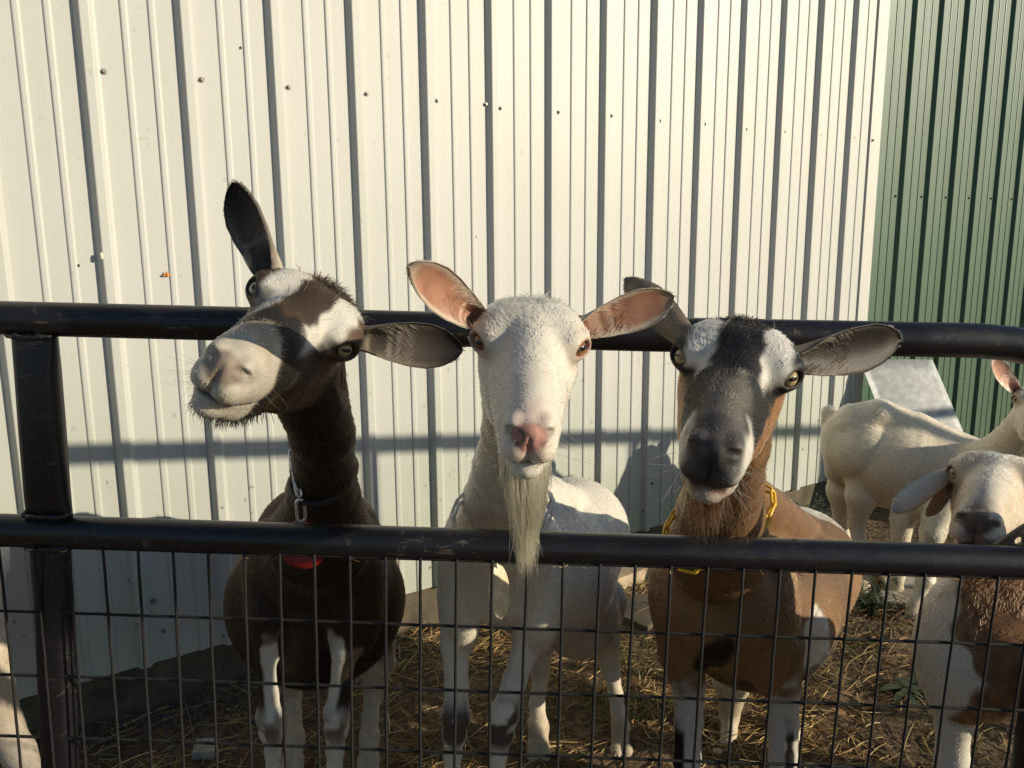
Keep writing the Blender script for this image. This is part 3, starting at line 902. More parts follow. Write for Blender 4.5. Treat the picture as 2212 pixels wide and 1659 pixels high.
def build_goat(name, G, colour, label, origin, eyes=MAT_EYE_PALE, h=.003, nfur=90000, furlen=1.0, bounds=None, frad=.00042, earcol=None, group=None, seed=0, dens_fn=None, len_fn=None, both_eyes=True):
    r = np.random.default_rng(100 + seed)
    root = tag(empty(name, origin), label, "goat", group)
    lo = np.min([np.minimum(p[1], p[2]) - max(p[3], p[4]) if p[0] == "rc" else p[1] - p[2].max() for p in G.pr] + [G.W(0, .04, -.03) - .19], axis=0) - .02
    hi = np.max([np.maximum(p[1], p[2]) + max(p[3], p[4]) if p[0] == "rc" else p[1] + p[2].max() for p in G.pr] + [G.W(0, .04, -.03) + .19], axis=0) + .02
    lo[2] = max(lo[2], -.03)
    V, Q, N = polygonise(G.sdf, lo, hi, h)
    d, idx = G.sdf(V, True)
    lab = np.array(["head" if i < 0 else G.pr[i][6] for i in idx])
    flow = np.array([[0, 0, 0.] if i < 0 else G.pr[i][7] for i in idx])
    HL = G.local(V); hd = lab == "head"
    # the coat on the face runs back from the nose and outwards from the midline
    ax = np.sign(HL[:, 0])
    fl = np.stack([ax * (.25 + .5 * sm(.02, -.05, HL[:, 1])), -np.ones(len(V)) * (1 - .5 * sm(-.03, -.08, HL[:, 1])), -.35 * sm(.02, -.06, HL[:, 2])], 1)
    up = sm(.06, .0, HL[:, 1]) * sm(.0, .03, HL[:, 2]) * sm(-.10, -.05, HL[:, 1])
    fl = fl + np.array([0, 0, .3])[None] * up[:, None]
    flow[hd] = (fl @ G.R.T)[hd]
    NOSE_W[0] = G.var.get('muzzle', .92)
    col, flen, dens = colour(G, V, N, lab, HL, idx)
    flen = flen * furlen
    # features without coat
    q = HL.copy(); q[:, 0] = np.abs(q[:, 0]); e = q - EYE_C
    el = np.stack([e @ EYE_U, e @ EYE_V, e @ EYE_N], 1)
    er = np.sqrt((el[:, 0] / .0172) ** 2 + ((el[:, 1]) / .0118) ** 2)
    nearE = hd & (np.abs(el[:, 2]) < .03)
    dens = np.where(nearE & (er < 1.0), 0, dens)
    flen = np.where(nearE & (er < 1.7), flen * .45, flen)
    rimc = G.var.get("lid", lin(60, 45, 38))
    k = (sm(1.12, .92, er) * nearE)[:, None]; col = col * (1 - k) + rimc * k
    Vs, Qs, Ns, Cs, Fl, Ln, Dn = [V], [Q], [N], [col], [flow], [flen], [dens]
    n0 = len(V)
    for ear in G.ears:
        cc, le, dn, fw2 = (earcol or default_ear)(G, ear)
        Vs.append(ear["V"]); Qs.append(ear["Q"] + n0); Ns.append(ear["N"]); Cs.append(cc); Fl.append(fw2); Ln.append(le); Dn.append(dn)
        n0 += len(ear["V"])
    V = np.concatenate(Vs); Q = np.concatenate(Qs); N = np.concatenate(Ns); col = np.concatenate(Cs); flow = np.concatenate(Fl); flen = np.concatenate(Ln); dens = np.concatenate(Dn)
    # flecked coat
    body = mesh_obj("body", V, Q, MAT_SKIN, root, col=np.clip(col * .8, 0, 1))
    for side in ((1, -1) if both_eyes else (1,)):
        o, Mx, c = eyeball(G, side, eyes); Mx.translation = Vector(c - np.array(origin)); o.parent = root; o.matrix_basis = Mx
    # fur strands
    a, b, c_, dd = (V[Q[:, i]] for i in range(4))
    area = .5 * np.linalg.norm(np.cross(c_ - a, dd - b), axis=1)
    ctr = (a + b + c_ + dd) / 4; fnm = norm(N[Q].sum(1))
    face = ((CAM - ctr) * fnm).sum(1) / np.linalg.norm(CAM - ctr, axis=1)
    w = area * dens[Q].mean(1) * np.where(face > -.25, 1.0, .22)
    px = at(0, 0, 1)  # keep strands for what could be seen a step to either side of the photo
    outside = (ctr[:, 2] < .0) | (np.abs(ctr[:, 0] / np.maximum(ctr[:, 1], .3)) > .95)
    w = np.where(outside, w * .2, w)
    cdf = np.cumsum(w); fi = np.searchsorted(cdf, r.uniform(0, cdf[-1], nfur)); fi = np.clip(fi, 0, len(Q) - 1)
    s1, s2 = r.uniform(0, 1, nfur), r.uniform(0, 1, nfur)
    P = (V[Q[fi, 0]] * ((1 - s1) * (1 - s2))[:, None] + V[Q[fi, 1]] * (s1 * (1 - s2))[:, None] + V[Q[fi, 2]] * (s1 * s2)[:, None] + V[Q[fi, 3]] * ((1 - s1) * s2)[:, None])
    wi = np.stack([(1 - s1) * (1 - s2), s1 * (1 - s2), s1 * s2, (1 - s1) * s2], 1)
    pick = Q[fi, wi.argmax(1)]
    n_ = norm((N[Q[fi]] * wi[:, :, None]).sum(1)); fl = (flow[Q[fi]] * wi[:, :, None]).sum(1)
    L = (flen[Q[fi]] * wi).sum(1) * r.uniform(.55, 1.2, nfur)
    f2 = 34.0
    jit = np.stack([vnoise(P, f2, 3), vnoise(P, f2, 4), vnoise(P, f2, 5)], 1) - .5
    jit2 = np.stack([vnoise(P, 130, 6), vnoise(P, 130, 7), vnoise(P, 130, 8)], 1) - .5
    fl = norm(fl) + jit * .42 + jit2 * .22 + r.normal(0, .10, (nfur, 3))
    T = norm(fl - n_ * (fl * n_).sum(1)[:, None])
    lift = np.clip(.15 + r.normal(0, .10, nfur) + (vnoise(P, 60, 9) - .5) * .22, .08, .9)
    tt = np.array([0, .35, .7, 1.0])[None, :, None]
    Ld = L[:, None, None]
    c0 = np.cos(lift)[:, None, None]; s0 = np.sin(lift)[:, None, None]
    pts = P[:, None, :] - n_[:, None, :] * .0008 + Ld * (T[:, None, :] * (c0 * tt) + n_[:, None, :] * (s0 * tt - .30 * s0 * tt ** 2))
    pts = pts + Ld * jit2[:, None, :] * .22 * tt ** 2
    rad = frad * r.uniform(.75, 1.25, (nfur, 1)) * np.array([[1.0, .95, .7, .22]])
    cc = col[pick] * np.clip(1 + r.normal(0, .13, (nfur, 1)) + (vnoise(P, 110, 12)[:, None] - .5) * .40, .35, 1.8)
    if "fleck" in G.var:
        fk = r.uniform(0, 1, nfur) < G.var["fleck"]; cc[fk] = np.clip(cc[fk] * 2.2 + .03, 0, .7)
    curves_obj("fur", pts, rad, np.clip(cc, .002, .93), MAT_FUR, root)
    return root

def default_ear(G, ear):
    v = G.var; ci = v["ear_in"]; co = v["ear_out"]; cr = v.get("ear_rim", co)
    t, s, ins = ear["t"], ear["s"], ear["ins"]
    n = vnoise(ear["V"], 60, 4)
    stripe = sm(.45, .75, vnoise(ear['V'] @ np.stack([ear['wv'] * .6, ear['ax'], ear['nf'] * .3], 1) * np.array([1, 6, 1]), 40, 6))
    rim = np.clip(sm(.62, .92, np.abs(s)) + sm(.86, .98, t), 0, 1)
    c = np.where(ins[:, None], ci[None] * (.75 + .5 * n[:, None]), co[None])
    c = np.where((ins & (t < .62))[:, None], c + (co * v.get('stripe', .55))[None] * (stripe * sm(.62, .4, t))[:, None], c)
    c = c * (1 - rim[:, None]) + cr[None] * rim[:, None]
    if "ear_tip" in v:
        k = sm(v.get("tip_from", .75), 1.0, t)[:, None]; c = c * (1 - k) + v["ear_tip"][None] * k
    le = np.where(ins, .005 + .001 * rim, .0055)
    le = le + np.where(ins & (t < .5) & (t > .12), .012 * (ear['L'] / .13), 0)
    dn = np.where(ins, .35 + .9 * rim, 1.0) * .9
    dn = np.where(ins & (t < .4), .8, dn)
    # inside hairs sweep across the cup from its upper edge
    f = np.where(ins[:, None], ear["ax"][None] * .9 - ear["wv"][None] * (np.sign(s) * .7)[:, None], ear["ax"][None])
    return c, le, dn, f

def leg_cols(): pass
def tuft(root, name, roots, dirs, lens, rad, cols, k=6, wob=.12, sag=0.0, seed=0, parent=None, conv=None):
    r = np.random.default_rng(seed); n = len(roots)
    t = np.linspace(0, 1, k)[None, :, None]
    w1 = r.normal(0, wob, (n, 1, 3)); w2 = r.normal(0, wob, (n, 1, 3))
    L = lens[:, None, None]
    P = roots[:, None, :] + dirs[:, None, :] * L * t + L * (w1 * t ** 2 * .6 + w2 * .12 * np.sin(t * 5 + r.uniform(0, 6, (n, 1, 1)))) + np.array([0, 0, -1.0]) * L * sag * t ** 2
    if conv is not None:       # the strands draw together towards a tip line
        P = P + (conv[:, None, :] - P) * (.86 * t ** 2.1) * np.array([1, 1, 0])
    R = rad * r.uniform(.6, 1.2, (n, 1)) * np.interp(np.linspace(0, 1, k), [0, .7, 1], [1, .85, .2])[None]
    return curves_obj(name, P, R, cols, MAT_FUR, root)

# ------------------------------------------------------------------ coats
NOSE_W = [1.0]
def face_common(q):
    a = q.copy(); a[:, 0] = np.abs(a[:, 0]); b = a.copy(); b[:, 0] = np.maximum(a[:, 0] - .0085, 0) / NOSE_W[0] + np.minimum(a[:, 0], .0085)
    pad = 1 - sm(-.0015, .0045, s_ell(a, (0, .171, -.048), (.0195, .017, .0155)))
    nost = 1 - sm(.0004, .0030, np.minimum(s_rc(b, (.0085, .183, -.057), (.0195, .177, -.041), .0034, .0066), s_rc(b, (.0195, .177, -.041), (.0305, .165, -.043), .0066, .0030)))
    zm = -.0825 + .008 * sm(.135, .100, a[:, 1])
    mouth = np.exp(-((a[:, 2] - zm) / .0026) ** 2) * sm(.098, .118, a[:, 1])
    muz = sm(.095, .135, a[:, 1])
    return a, pad, nost, mouth, muz
def lens(lab, HL, V):
    a, pad, nost, mouth, muz = face_common(HL)
    L = np.full(len(lab), .0115)
    L[lab == "neck"] = .0125
    L[(lab == "fleg") | (lab == "hleg")] = .0075
    hd = lab == "head"
    L[hd] = (.0085 * (1 - muz) + .0055 * muz)[hd]
    poll = hd & (HL[:, 1] < -.045) & (HL[:, 2] > .015); L[poll] = .013
    jaw = hd & (HL[:, 2] < -.075) & (HL[:, 1] < .09); L[jaw] = .010
    D = np.where(hd, 2.3, 1.0); D[(lab == "fleg") | (lab == "hleg")] = 1.5; D[lab == "neck"] = 1.1
    D = np.where(hd & (np.maximum(pad, nost) > .3), 0, D)
    D = np.where(hd & (mouth > .45), .15 * D, D)
    return L, D
def mix(c, k, d):
    k = np.clip(k, 0, 1)[:, None]; return c * (1 - k) + np.asarray(d)[None] * k

def coat_white(G, V, N, lab, HL, idx):
    v = G.var
    n = vnoise(V, 9, 1); n2 = vnoise(V, 45, 2)
    c = np.tile(v["base"], (len(V), 1)) * (.90 + .14 * n[:, None])
    c = mix(c, (n2 - .55) * .5, np.array([.58, .47, .33]))
    L, D = lens(lab, HL, V)
    a, pad, nost, mouth, muz = face_common(HL); hd = (lab == "head")
    tr = lab == "trunk"
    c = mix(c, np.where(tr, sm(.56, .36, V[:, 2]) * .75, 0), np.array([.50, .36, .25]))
    c = mix(c, np.where(lab == "hleg", .55 + .3 * (n - .5), 0), np.array([.56, .43, .30]))
    # soiled knees
    fk = (lab == "fleg") * np.exp(-((V[:, 2] - v.get("knee", .275)) / .05) ** 2) * sm(.1, .7, -N[:, 1]) * sm(.35, .6, n2 + (n - .5) * .6)
    c = mix(c, np.clip(fk * v.get('kneek', 1.5), 0, .95), np.array([.060, .042, .032]))
    hoof = sm(.055, .04, V[:, 2]) * np.isin(lab, ["fleg", "hleg"]); c = mix(c, hoof * .6, np.array([.42, .33, .20]))
    # face
    nose_c = v["nose"]
    sp = sm(.62, .70, vnoise(HL, 150, 7))
    pc = nose_c[None] * (1 - .75 * sp[:, None] * v.get("spots", 1.0)) + .02
    k = np.clip(pad, 0, 1) * hd
    c = c * (1 - k[:, None]) + pc * k[:, None]
    pink = hd * sm(.125, .165, a[:, 1]) * .4 * sm(.030, .012, a[:, 0]) * sm(-.078, -.070, a[:, 2]); c = mix(c, pink * (1 - pad), v.get("muz", nose_c * 1.25 + .1))
    c = mix(c, hd * nost * .95, np.array([.022, .010, .009])); c = mix(c, hd * mouth * .8, np.array([.07, .038, .03]))
    eye = hd * (1 - sm(.022, .036, np.linalg.norm(a - EYE_C, axis=1))); c = mix(c, eye * .32, np.array([.52, .36, .28]))
    if "face2" in v: c = mix(c, hd * sm(.012, .04, a[:, 0] + .012 * n2) * .85, v["face2"])
    return c, L, D

def coat_brown(G, V, N, lab, HL, idx):
    n = vnoise(V, 9, 1); n2 = vnoise(V, 45, 2); n3 = (vnoise(HL, 70, 3) - .5)
    dark = np.array([.018, .0115, .0075]); brown = np.array([.060, .034, .019])
    c = np.tile(dark, (len(V), 1)) * (.8 + .5 * n[:, None])
    c = mix(c, sm(.6, .8, n2) * .25, brown)
    L, D = lens(lab, HL, V)
    a, pad, nost, mouth, muz = face_common(HL); hd = (lab == "head")
    ax, y, z = a[:, 0] + n3 * .010, a[:, 1] + n3 * .02, a[:, 2] + n3 * .01
    white = np.array([.66, .62, .55])
    f = np.tile(np.array([.085, .047, .024]), (len(V), 1)) * (.8 + .5 * n2[:, None])      # cheeks
    fore = sm(.034, .024, ax) * sm(.075, .03, y); f = mix(f, fore, np.array([.040, .024, .015]))
    f = mix(f, sm(-.055, -.085, y) * sm(-.01, .02, z), np.array([.028, .018, .012]))
    stripe = sm(.020, .026, ax) * sm(.060, .050, ax) * sm(.088, .055, y + .9 * (ax - .035)) * sm(-.075, -.045, y) * sm(-.012, .004, z + .30 * np.maximum(y, 0))
    f = mix(f, stripe, white)
    blk = sm(.010, .020, y) * sm(.105, .085, y) * sm(.034, .042, ax) * sm(-.060, -.042, z); f = mix(f, blk * .85, np.array([.012, .009, .008]))
    ear_shadow_band = sm(.055, .072, y) * sm(.112, .096, y); f = mix(f, ear_shadow_band * .95, np.array([.007, .006, .005]))  # neighbour's ear shadow across the bridge painted into the coat, partly dark fur
    mz = sm(.098, .112, y); f = mix(f, mz, np.array([.52, .47, .385]))
    tan = sm(.095, .11, y) * sm(.155, .12, y) * sm(.028, .012, ax) * sm(-.05, -.035, z); f = mix(f, tan * .75, np.array([.36, .27, .17]))
    f = mix(f, pad * .7, np.array([.26, .18, .14])); f = mix(f, nost, np.array([.006, .004, .004]))
    f = mix(f, mouth, np.array([.055, .026, .018]))
    jaw = sm(-.092, -.104, z) * sm(.128, .10, y); f = mix(f, jaw * .9, np.array([.020, .015, .012]))
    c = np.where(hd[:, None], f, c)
    # white stockings with dark outer edge
    fx = V[:, 0] - G.leg_x(V)
    out = np.where(V[:, 0] < G.midx, -fx, fx)
    st = (lab == "fleg") * sm(.52, .44, V[:, 2] + (n2 - .5) * .06) * np.maximum(sm(.006, -.001, out + (n2 - .5) * .012), sm(.34, .30, V[:, 2] + (n2 - .5) * .05))
    c = mix(c, st, white); c = mix(c, (lab == "hleg") * sm(.30, .2, V[:, 2] + (n2 - .5) * .08), np.array([.56, .47, .36]))
    kn = (lab == "fleg") * np.exp(-((V[:, 2] - .262) / .045) ** 2) * sm(.2, .75, -N[:, 1]) * sm(.35, .55, n2); c = mix(c, kn * .85, np.array([.10, .062, .035]))
    return c, L, D

def coat_tan(G, V, N, lab, HL, idx):
    n = vnoise(V, 9, 1); n2 = vnoise(V, 45, 2); n3 = (vnoise(HL, 70, 3) - .5)
    tan = np.array([.215, .115, .053]); blk = np.array([.0042, .0038, .0038]); white = np.array([.68, .64, .57])
    c = np.tile(tan, (len(V), 1)) * (.78 + .42 * n[:, None])
    L, D = lens(lab, HL, V)
    a, pad, nost, mouth, muz = face_common(HL); hd = (lab == "head")
    ax, y, z = a[:, 0] + n3 * .010, a[:, 1] + n3 * .02, a[:, 2] + n3 * .01
    f = np.tile(np.array([.25, .125, .055]), (len(V), 1)) * (.8 + .4 * n2[:, None])
    zb = -.019 - .42 * np.maximum(y, -.03); side = sm(zb - .007, zb + .007, z) * sm(-.055, -.035, y); f = mix(f, side, blk)                # the dark mask from the eyes down
    fore = sm(.040, .030, ax) * sm(.085, .05, y); f = mix(f, fore, blk)
    f = mix(f, sm(-.03, -.06, y) * sm(-.02, .01, z), blk)
    stripe = sm(.024, .031, ax) * sm(.064, .052, ax) * sm(.050, .030, y + .6 * (ax - .04)) * sm(-.080, -.058, y) * sm(-.006, .010, z + .3 * np.maximum(y, 0))
    f = mix(f, stripe, white)
    br = sm(.045, .085, y) * sm(.027, .014, ax) * sm(-.055, -.035, z); f = mix(f, br * .48, np.array([.34, .29, .23]))
    mz = sm(.100, .125, y + .4 * (ax - .03)) * sm(.022, .032, ax) ; f = mix(f, mz, white)
    f = mix(f, sm(.115, .15, y) * sm(.034, .022, ax) * sm(-.088, -.080, z) * .85, np.array([.075, .068, .066]))
    f = mix(f, sm(.10, .125, y) * sm(-.088, -.096, z) * .5, white)
    f = mix(f, pad * .95, np.array([.040, .035, .034])); f = mix(f, nost * .95, np.array([.006, .005, .005]))
    f = mix(f, np.exp(-((z + .082) / .009) ** 2) * sm(.115, .14, y) * .8, np.array([.03, .025, .025]))
    c = np.where(hd[:, None], f, c)
    pn = vnoise(V * np.array([1, 1, .6]), 7, 8)
    c = mix(c, (lab == 'trunk') * sm(.45, .7, pn) * .6, tan * 1.45)
    c = mix(c, np.isin(lab, ['trunk', 'fleg']) * sm(.45, .25, pn) * .5, np.array([.085, .050, .030]))
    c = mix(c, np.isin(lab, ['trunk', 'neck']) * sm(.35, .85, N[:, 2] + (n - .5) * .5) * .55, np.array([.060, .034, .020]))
    nk = (lab == "neck") * sm(.5, .7, n2 + n * .4 - .1); c = mix(c, nk * .4, np.array([.12, .06, .03]))
    # belly, brisket and stockings
    tr = (lab == "trunk")
    dq = (V - at(1762, 1405, 1.63)) / np.array([.060, .12, .090])
    dq[:, 2] += .5 * dq[:, 0]
    flank = tr * sm(1.05, .85, np.sqrt((dq ** 2).sum(1)) + (n2 - .5) * .5)
    flank0 = tr * sm(.50, .53, V[:, 0] + (n2 - .5) * .05 - .10 * (V[:, 2] - .4)) * sm(.56, .50, V[:, 2] + (n2 - .5) * .08 - .55 * (V[:, 0] - .55)) * sm(1.62, 1.68, V[:, 1]) * sm(.66, .63, V[:, 0] + .05 * n2)
    c = mix(c, flank, white)
    rump = tr * sm(1.98, 2.02, V[:, 1] + (n2 - .5) * .04) * sm(.46, .52, V[:, 2]) * sm(.66, .62, V[:, 2]); c = mix(c, rump, white)
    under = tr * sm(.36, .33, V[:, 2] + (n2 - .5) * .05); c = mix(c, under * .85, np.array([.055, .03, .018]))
    bq = at(1543, 1425, 1.48); br2 = np.exp(-(((V[:, 0] - bq[0]) / .040) ** 2 + ((V[:, 2] - bq[2]) / .070) ** 2)) * sm(1.62, 1.55, V[:, 1]) * np.isin(lab, ["trunk", "fleg"])
    c = mix(c, sm(.3, .6, br2 + (n2 - .5) * .5) * .95, blk)
    lg = np.isin(lab, ["fleg"]); z2 = V[:, 2]
    stock = lg * sm(.40, .33, z2 + (n2 - .5) * .08); c = mix(c, stock, np.where((V[:, 0] < .4)[:, None], white, np.array([.40, .30, .2])[None]) if False else white * .8)
    fx = V[:, 0] - G.leg_x(V)
    bl = lg * sm(.30, .25, z2 + (n2 - .5) * .04) * sm(.013, .006, np.abs(fx + np.where(V[:, 0] < .4, .022, -.004)) + (n2 - .5) * .006) * sm(.0, .3, -N[:, 1] + .3); c = mix(c, bl, blk)
    hl = (lab == "hleg"); c = mix(c, hl * sm(.17, .21, z2), np.array([.05, .032, .022])); c = mix(c, hl * sm(.20, .16, z2), np.array([.60, .50, .36]))
    return c, L, D

def coat_lop(G, V, N, lab, HL, idx):
    c, L, D = coat_white(G, V, N, lab, HL, idx)
    n2 = vnoise(V, 30, 2); bx = G.brisket
    bc = np.array([.23, .115, .056])
    m = np.isin(lab, ["trunk", "neck"]) * sm(.066, .052, np.abs(V[:, 0] - bx) + (n2 - .5) * .05) * sm(.42, .46, V[:, 2] + (n2 - .5) * .05)
    m = m * sm(bx + .5, bx + .3, V[:, 0])
    m = np.maximum(m, (lab == "neck") * .85)
    c = mix(c, m, bc); c = c * np.where((m > .4)[:, None], .6 + .8 * vnoise(V * np.array([3., 3, .5]), 40, 3)[:, None], 1)
    a, pad, nost, mouth, muz = face_common(HL); hd = lab == "head"
    sp = sm(.45, .6, vnoise(HL, 90, 5) + .35 * sm(.03, .0, a[:, 0]) - .1)
    c = mix(c, hd * sm(.135, .16, a[:, 1]) * sp * .7, np.array([.13, .08, .06]))
    c = mix(c, hd * nost * .9, np.array([.015, .01, .01]))
    return c, L, D

def leg_axis(G):
    segs = [(p[1], p[2]) for p in G.pr if p[6] == "fleg"]
    def f(V):
        best = np.full(len(V), 9.0); x = np.zeros(len(V))
        for a, b in segs:
            t = np.clip((V[:, 2] - a[2]) / (b[2] - a[2] - 1e-9), 0, 1); q = a + t[:, None] * (b - a)
            d = np.abs(q - V).sum(1); m = d < best; best[m] = d[m]; x[m] = q[m, 0]
        return x
    return f

def foreleg(G, js, k=.018):
    J_ = [J(*j) for j in js]
    G.chain(J_, k, "fleg")
def hindleg(G, js, k=.018):
    G.chain([J(*j) for j in js], k, "hleg")
def hoof(G, x, y, Y, r, lab="hleg"):
    p, rr = J(x, y, Y, r); 
    for s in (-.5, .5):
        G.cone((p + [s * rr, 0, rr * .5], rr * .62), (p + [s * rr * 1.05, -rr * .7, -rr * .35], rr * .66), .004, lab, (0, -.3, -1))

def sc_pos(p, k): return CAM + k * (np.array(p) - CAM)

# ------------------------------------------------------------------ brown goat with its head on one side
g1 = Goat(sc_pos((-.248, .962, 1.182), 1.035), (-.0586, .6118, -.0492), 1.022, dict(muzzle=.83, ear_in=np.array([.085, .068, .055]), ear_out=np.array([.45, .39, .31]), ear_rim=np.array([.20, .165, .13]), ear_tip=np.array([.016, .012, .010]), tip_from=.5, lid=np.array([.10, .06, .04]), fleck=.008))
N0 = (g1.W(0, -.05, -.035), .060 * .96)
g1.chain([N0, J(696, 935, 1.19, 66), J(700, 1010, 1.29, 66), J(700, 1080, 1.39, 76), J(692, 1160, 1.50, 112)], .055, "neck")
g1.chain([J(690, 1215, 1.60, 126), J(684, 1288, 1.78, 188), J(688, 1180, 1.92, 138)], .05, "trunk")
g1.chain([J(690, 1045, 1.60, 50), J(688, 1062, 1.80, 70)], .06, "trunk")
g1.ell(at(590, 1270, 1.62), (.056, .09, .15), .022, "trunk"); g1.ell(at(772, 1270, 1.62), (.056, .09, .15), .022, "trunk")
foreleg(g1, [(580, 1310, 1.56, 38), (574, 1420, 1.57, 20), (580, 1500, 1.58, 19), (583, 1548, 1.575, 27), (586, 1580, 1.58, 23), (590, 1625, 1.585, 15.5), (590, 1710, 1.59, 17), (590, 1760, 1.59, 22), (588, 1810, 1.575, 24)])
foreleg(g1, [(745, 1310, 1.56, 42), (745, 1400, 1.57, 27), (736, 1490, 1.58, 22), (729, 1537, 1.575, 27), (727, 1572, 1.58, 24), (724, 1620, 1.585, 17), (722, 1710, 1.59, 18), (722, 1760, 1.59, 22), (720, 1810, 1.575, 24)])
hindleg(g1, [(600, 1330, 1.95, 70), (612, 1440, 1.90, 40), (632, 1500, 1.93, 18), (635, 1545, 1.89, 15), (637, 1595, 1.84, 20), (634, 1625, 1.82, 20)])
hindleg(g1, [(790, 1330, 1.95, 70), (812, 1430, 1.92, 40), (806, 1500, 1.93, 19), (800, 1545, 1.89, 16), (798, 1590, 1.85, 20), (797, 1625, 1.83, 21)])
hoof(g1, 634, 1648, 1.80, 21); hoof(g1, 797, 1648, 1.81, 21)
g1.leg_x = leg_axis(g1); g1.midx = float(at(655, 1500, 1.57)[0])
e = ear_geom(g1.W(.058, -.050, .012), at(501, 395, 1.06), (-.60, -.80, .1), .066, cup=.3, curl1=1.9); g1.ears.append(e)
e = ear_geom(g1.W(-.058, -.052, .012), at(1000, 757, 1.072), (.10, -.95, .12), .057, curl1=1.5); g1.ears.append(e)
O1 = at(690, 1500, 1.72); O1[2] = 0
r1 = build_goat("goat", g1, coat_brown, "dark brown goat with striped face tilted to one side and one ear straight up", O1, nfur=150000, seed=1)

# ------------------------------------------------------------------ white bearded goat
g2 = Goat(sc_pos((.023, 1.025, 1.14), .86), (.169, .0745, .0003), .855, dict(base=np.array([.80, .74, .625]), nose=np.array([.50, .25, .20]), ear_in=np.array([.36, .175, .11]), ear_out=np.array([.62, .54, .44]), ear_rim=np.array([.62, .52, .41]), ear_tip=np.array([.26, .20, .14]), tip_from=.84, lid=np.array([.42, .24, .19]), spots=.9))
N0 = (g2.W(0, -.05, -.035), .058 * .9)
g2.chain([N0, J(1110, 930, 1.10, 66), J(1092, 1010, 1.23, 68), J(1085, 1090, 1.36, 84), J(1085, 1160, 1.48, 108)], .055, "neck")
g2.chain([J(1080, 1215, 1.56, 126), J(1180, 1235, 1.80, 146), J(1240, 1150, 2.02, 118)], .05, "trunk")
g2.chain([J(1090, 1070, 1.56, 35), J(1180, 1080, 1.78, 50), J(1250, 1110, 2.0, 52)], .06, "trunk")
g2.ell(at(1000, 1250, 1.57), (.048, .08, .15), .022, "trunk"); g2.ell(at(1165, 1255, 1.57), (.052, .08, .15), .022, "trunk")
g2.ell(at(1250, 1325, 1.88), (.10, .13, .10), .05, "trunk")
foreleg(g2, [(990, 1290, 1.55, 42), (984, 1390, 1.56, 31), (986, 1480, 1.57, 24), (985, 1545, 1.565, 29), (982, 1585, 1.57, 24), (978, 1630, 1.575, 18), (975, 1710, 1.58, 18), (975, 1760, 1.58, 22), (975, 1810, 1.565, 24)])
foreleg(g2, [(1172, 1270, 1.56, 50), (1145, 1375, 1.565, 33), (1112, 1470, 1.57, 24), (1088, 1545, 1.565, 30), (1082, 1585, 1.57, 26), (1076, 1630, 1.575, 18), (1070, 1710, 1.58, 18), (1066, 1760, 1.58, 22), (1064, 1810, 1.565, 24)])
hindleg(g2, [(1175, 1300, 2.0, 60), (1168, 1400, 1.96, 26), (1168, 1460, 1.99, 17), (1160, 1520, 1.96, 15), (1163, 1570, 1.92, 21), (1163, 1600, 1.90, 22)])
hindleg(g2, [(1300, 1300, 2.0, 55), (1305, 1375, 1.98, 33), (1318, 1440, 2.0, 20), (1330, 1500, 1.97, 14), (1340, 1570, 1.93, 18), (1340, 1605, 1.91, 20)])
hoof(g2, 1163, 1622, 1.885, 22); hoof(g2, 1342, 1630, 1.885, 22)
tp = J(1240, 1370, 1.86, 12); G_ = J(1243, 1412, 1.85, 6); g2.cone(tp, G_, .02, "trunk")
e = ear_geom(g2.W(.060, -.052, .010), at(885, 576, .775), (.35, -.88, .10), .045, curl1=1.5); g2.ears.append(e)
e = ear_geom(g2.W(-.060, -.052, .010), at(1456, 641, .93), (-.05, -.93, -.16), .045, curl1=1.5); g2.ears.append(e)
O2 = at(1130, 1500, 1.72); O2[2] = 0
r2 = build_goat("goat", g2, coat_white, "white goat with a long cream beard and pink nose looking straight at the camera", O2, eyes=MAT_EYE_AMBER, nfur=170000, seed=2)

# ------------------------------------------------------------------ tan goat with black-and-white face
g3 = Goat(sc_pos((.258, .947, 1.123), .985), (.1025, .1511, -.3142), .98, dict(ear_in=np.array([.020, .016, .014]), ear_out=np.array([.20, .15, .105]), ear_rim=np.array([.13, .105, .08]), ear_tip=np.array([.085, .068, .052]), tip_from=.8, lid=np.array([.03, .022, .02]), fleck=.014, stripe=.15))
N0 = (g3.W(0, -.05, -.035), .060 * .96)
g3.chain([N0, J(1580, 960, 1.08, 76), J(1565, 1040, 1.20, 80), J(1556, 1110, 1.34, 90), J(1550, 1180, 1.46, 112)], .055, "neck")
g3.chain([J(1542, 1285, 1.57, 140), J(1625, 1310, 1.80, 172), J(1715, 1230, 2.02, 135)], .05, "trunk")
g3.chain([J(1600, 1050, 1.55, 42), J(1655, 1112, 1.76, 58), J(1712, 1170, 1.97, 66)], .06, "trunk")
g3.ell(at(1470, 1320, 1.58), (.052, .08, .16), .022, "trunk"); g3.ell(at(1660, 1330, 1.57), (.056, .08, .17), .022, "trunk")
foreleg(g3, [(1480, 1390, 1.55, 46), (1488, 1480, 1.56, 33), (1488, 1560, 1.57, 29), (1484, 1640, 1.565, 28), (1480, 1690, 1.57, 20), (1478, 1770, 1.58, 19), (1478, 1820, 1.58, 24)])
foreleg(g3, [(1685, 1390, 1.55, 52), (1690, 1480, 1.56, 37), (1692, 1560, 1.57, 31), (1692, 1640, 1.565, 29), (1692, 1690, 1.57, 20), (1692, 1770, 1.58, 20), (1692, 1820, 1.58, 24)])
hindleg(g3, [(1600, 1380, 2.0, 60), (1582, 1470, 1.95, 40), (1576, 1545, 1.97, 20), (1575, 1590, 1.93, 16), (1568, 1625, 1.90, 20)])
hindleg(g3, [(1745, 1370, 2.0, 60), (1680, 1470, 1.95, 38), (1700, 1545, 1.97, 20), (1712, 1590, 1.93, 17), (1716, 1625, 1.90, 20)])
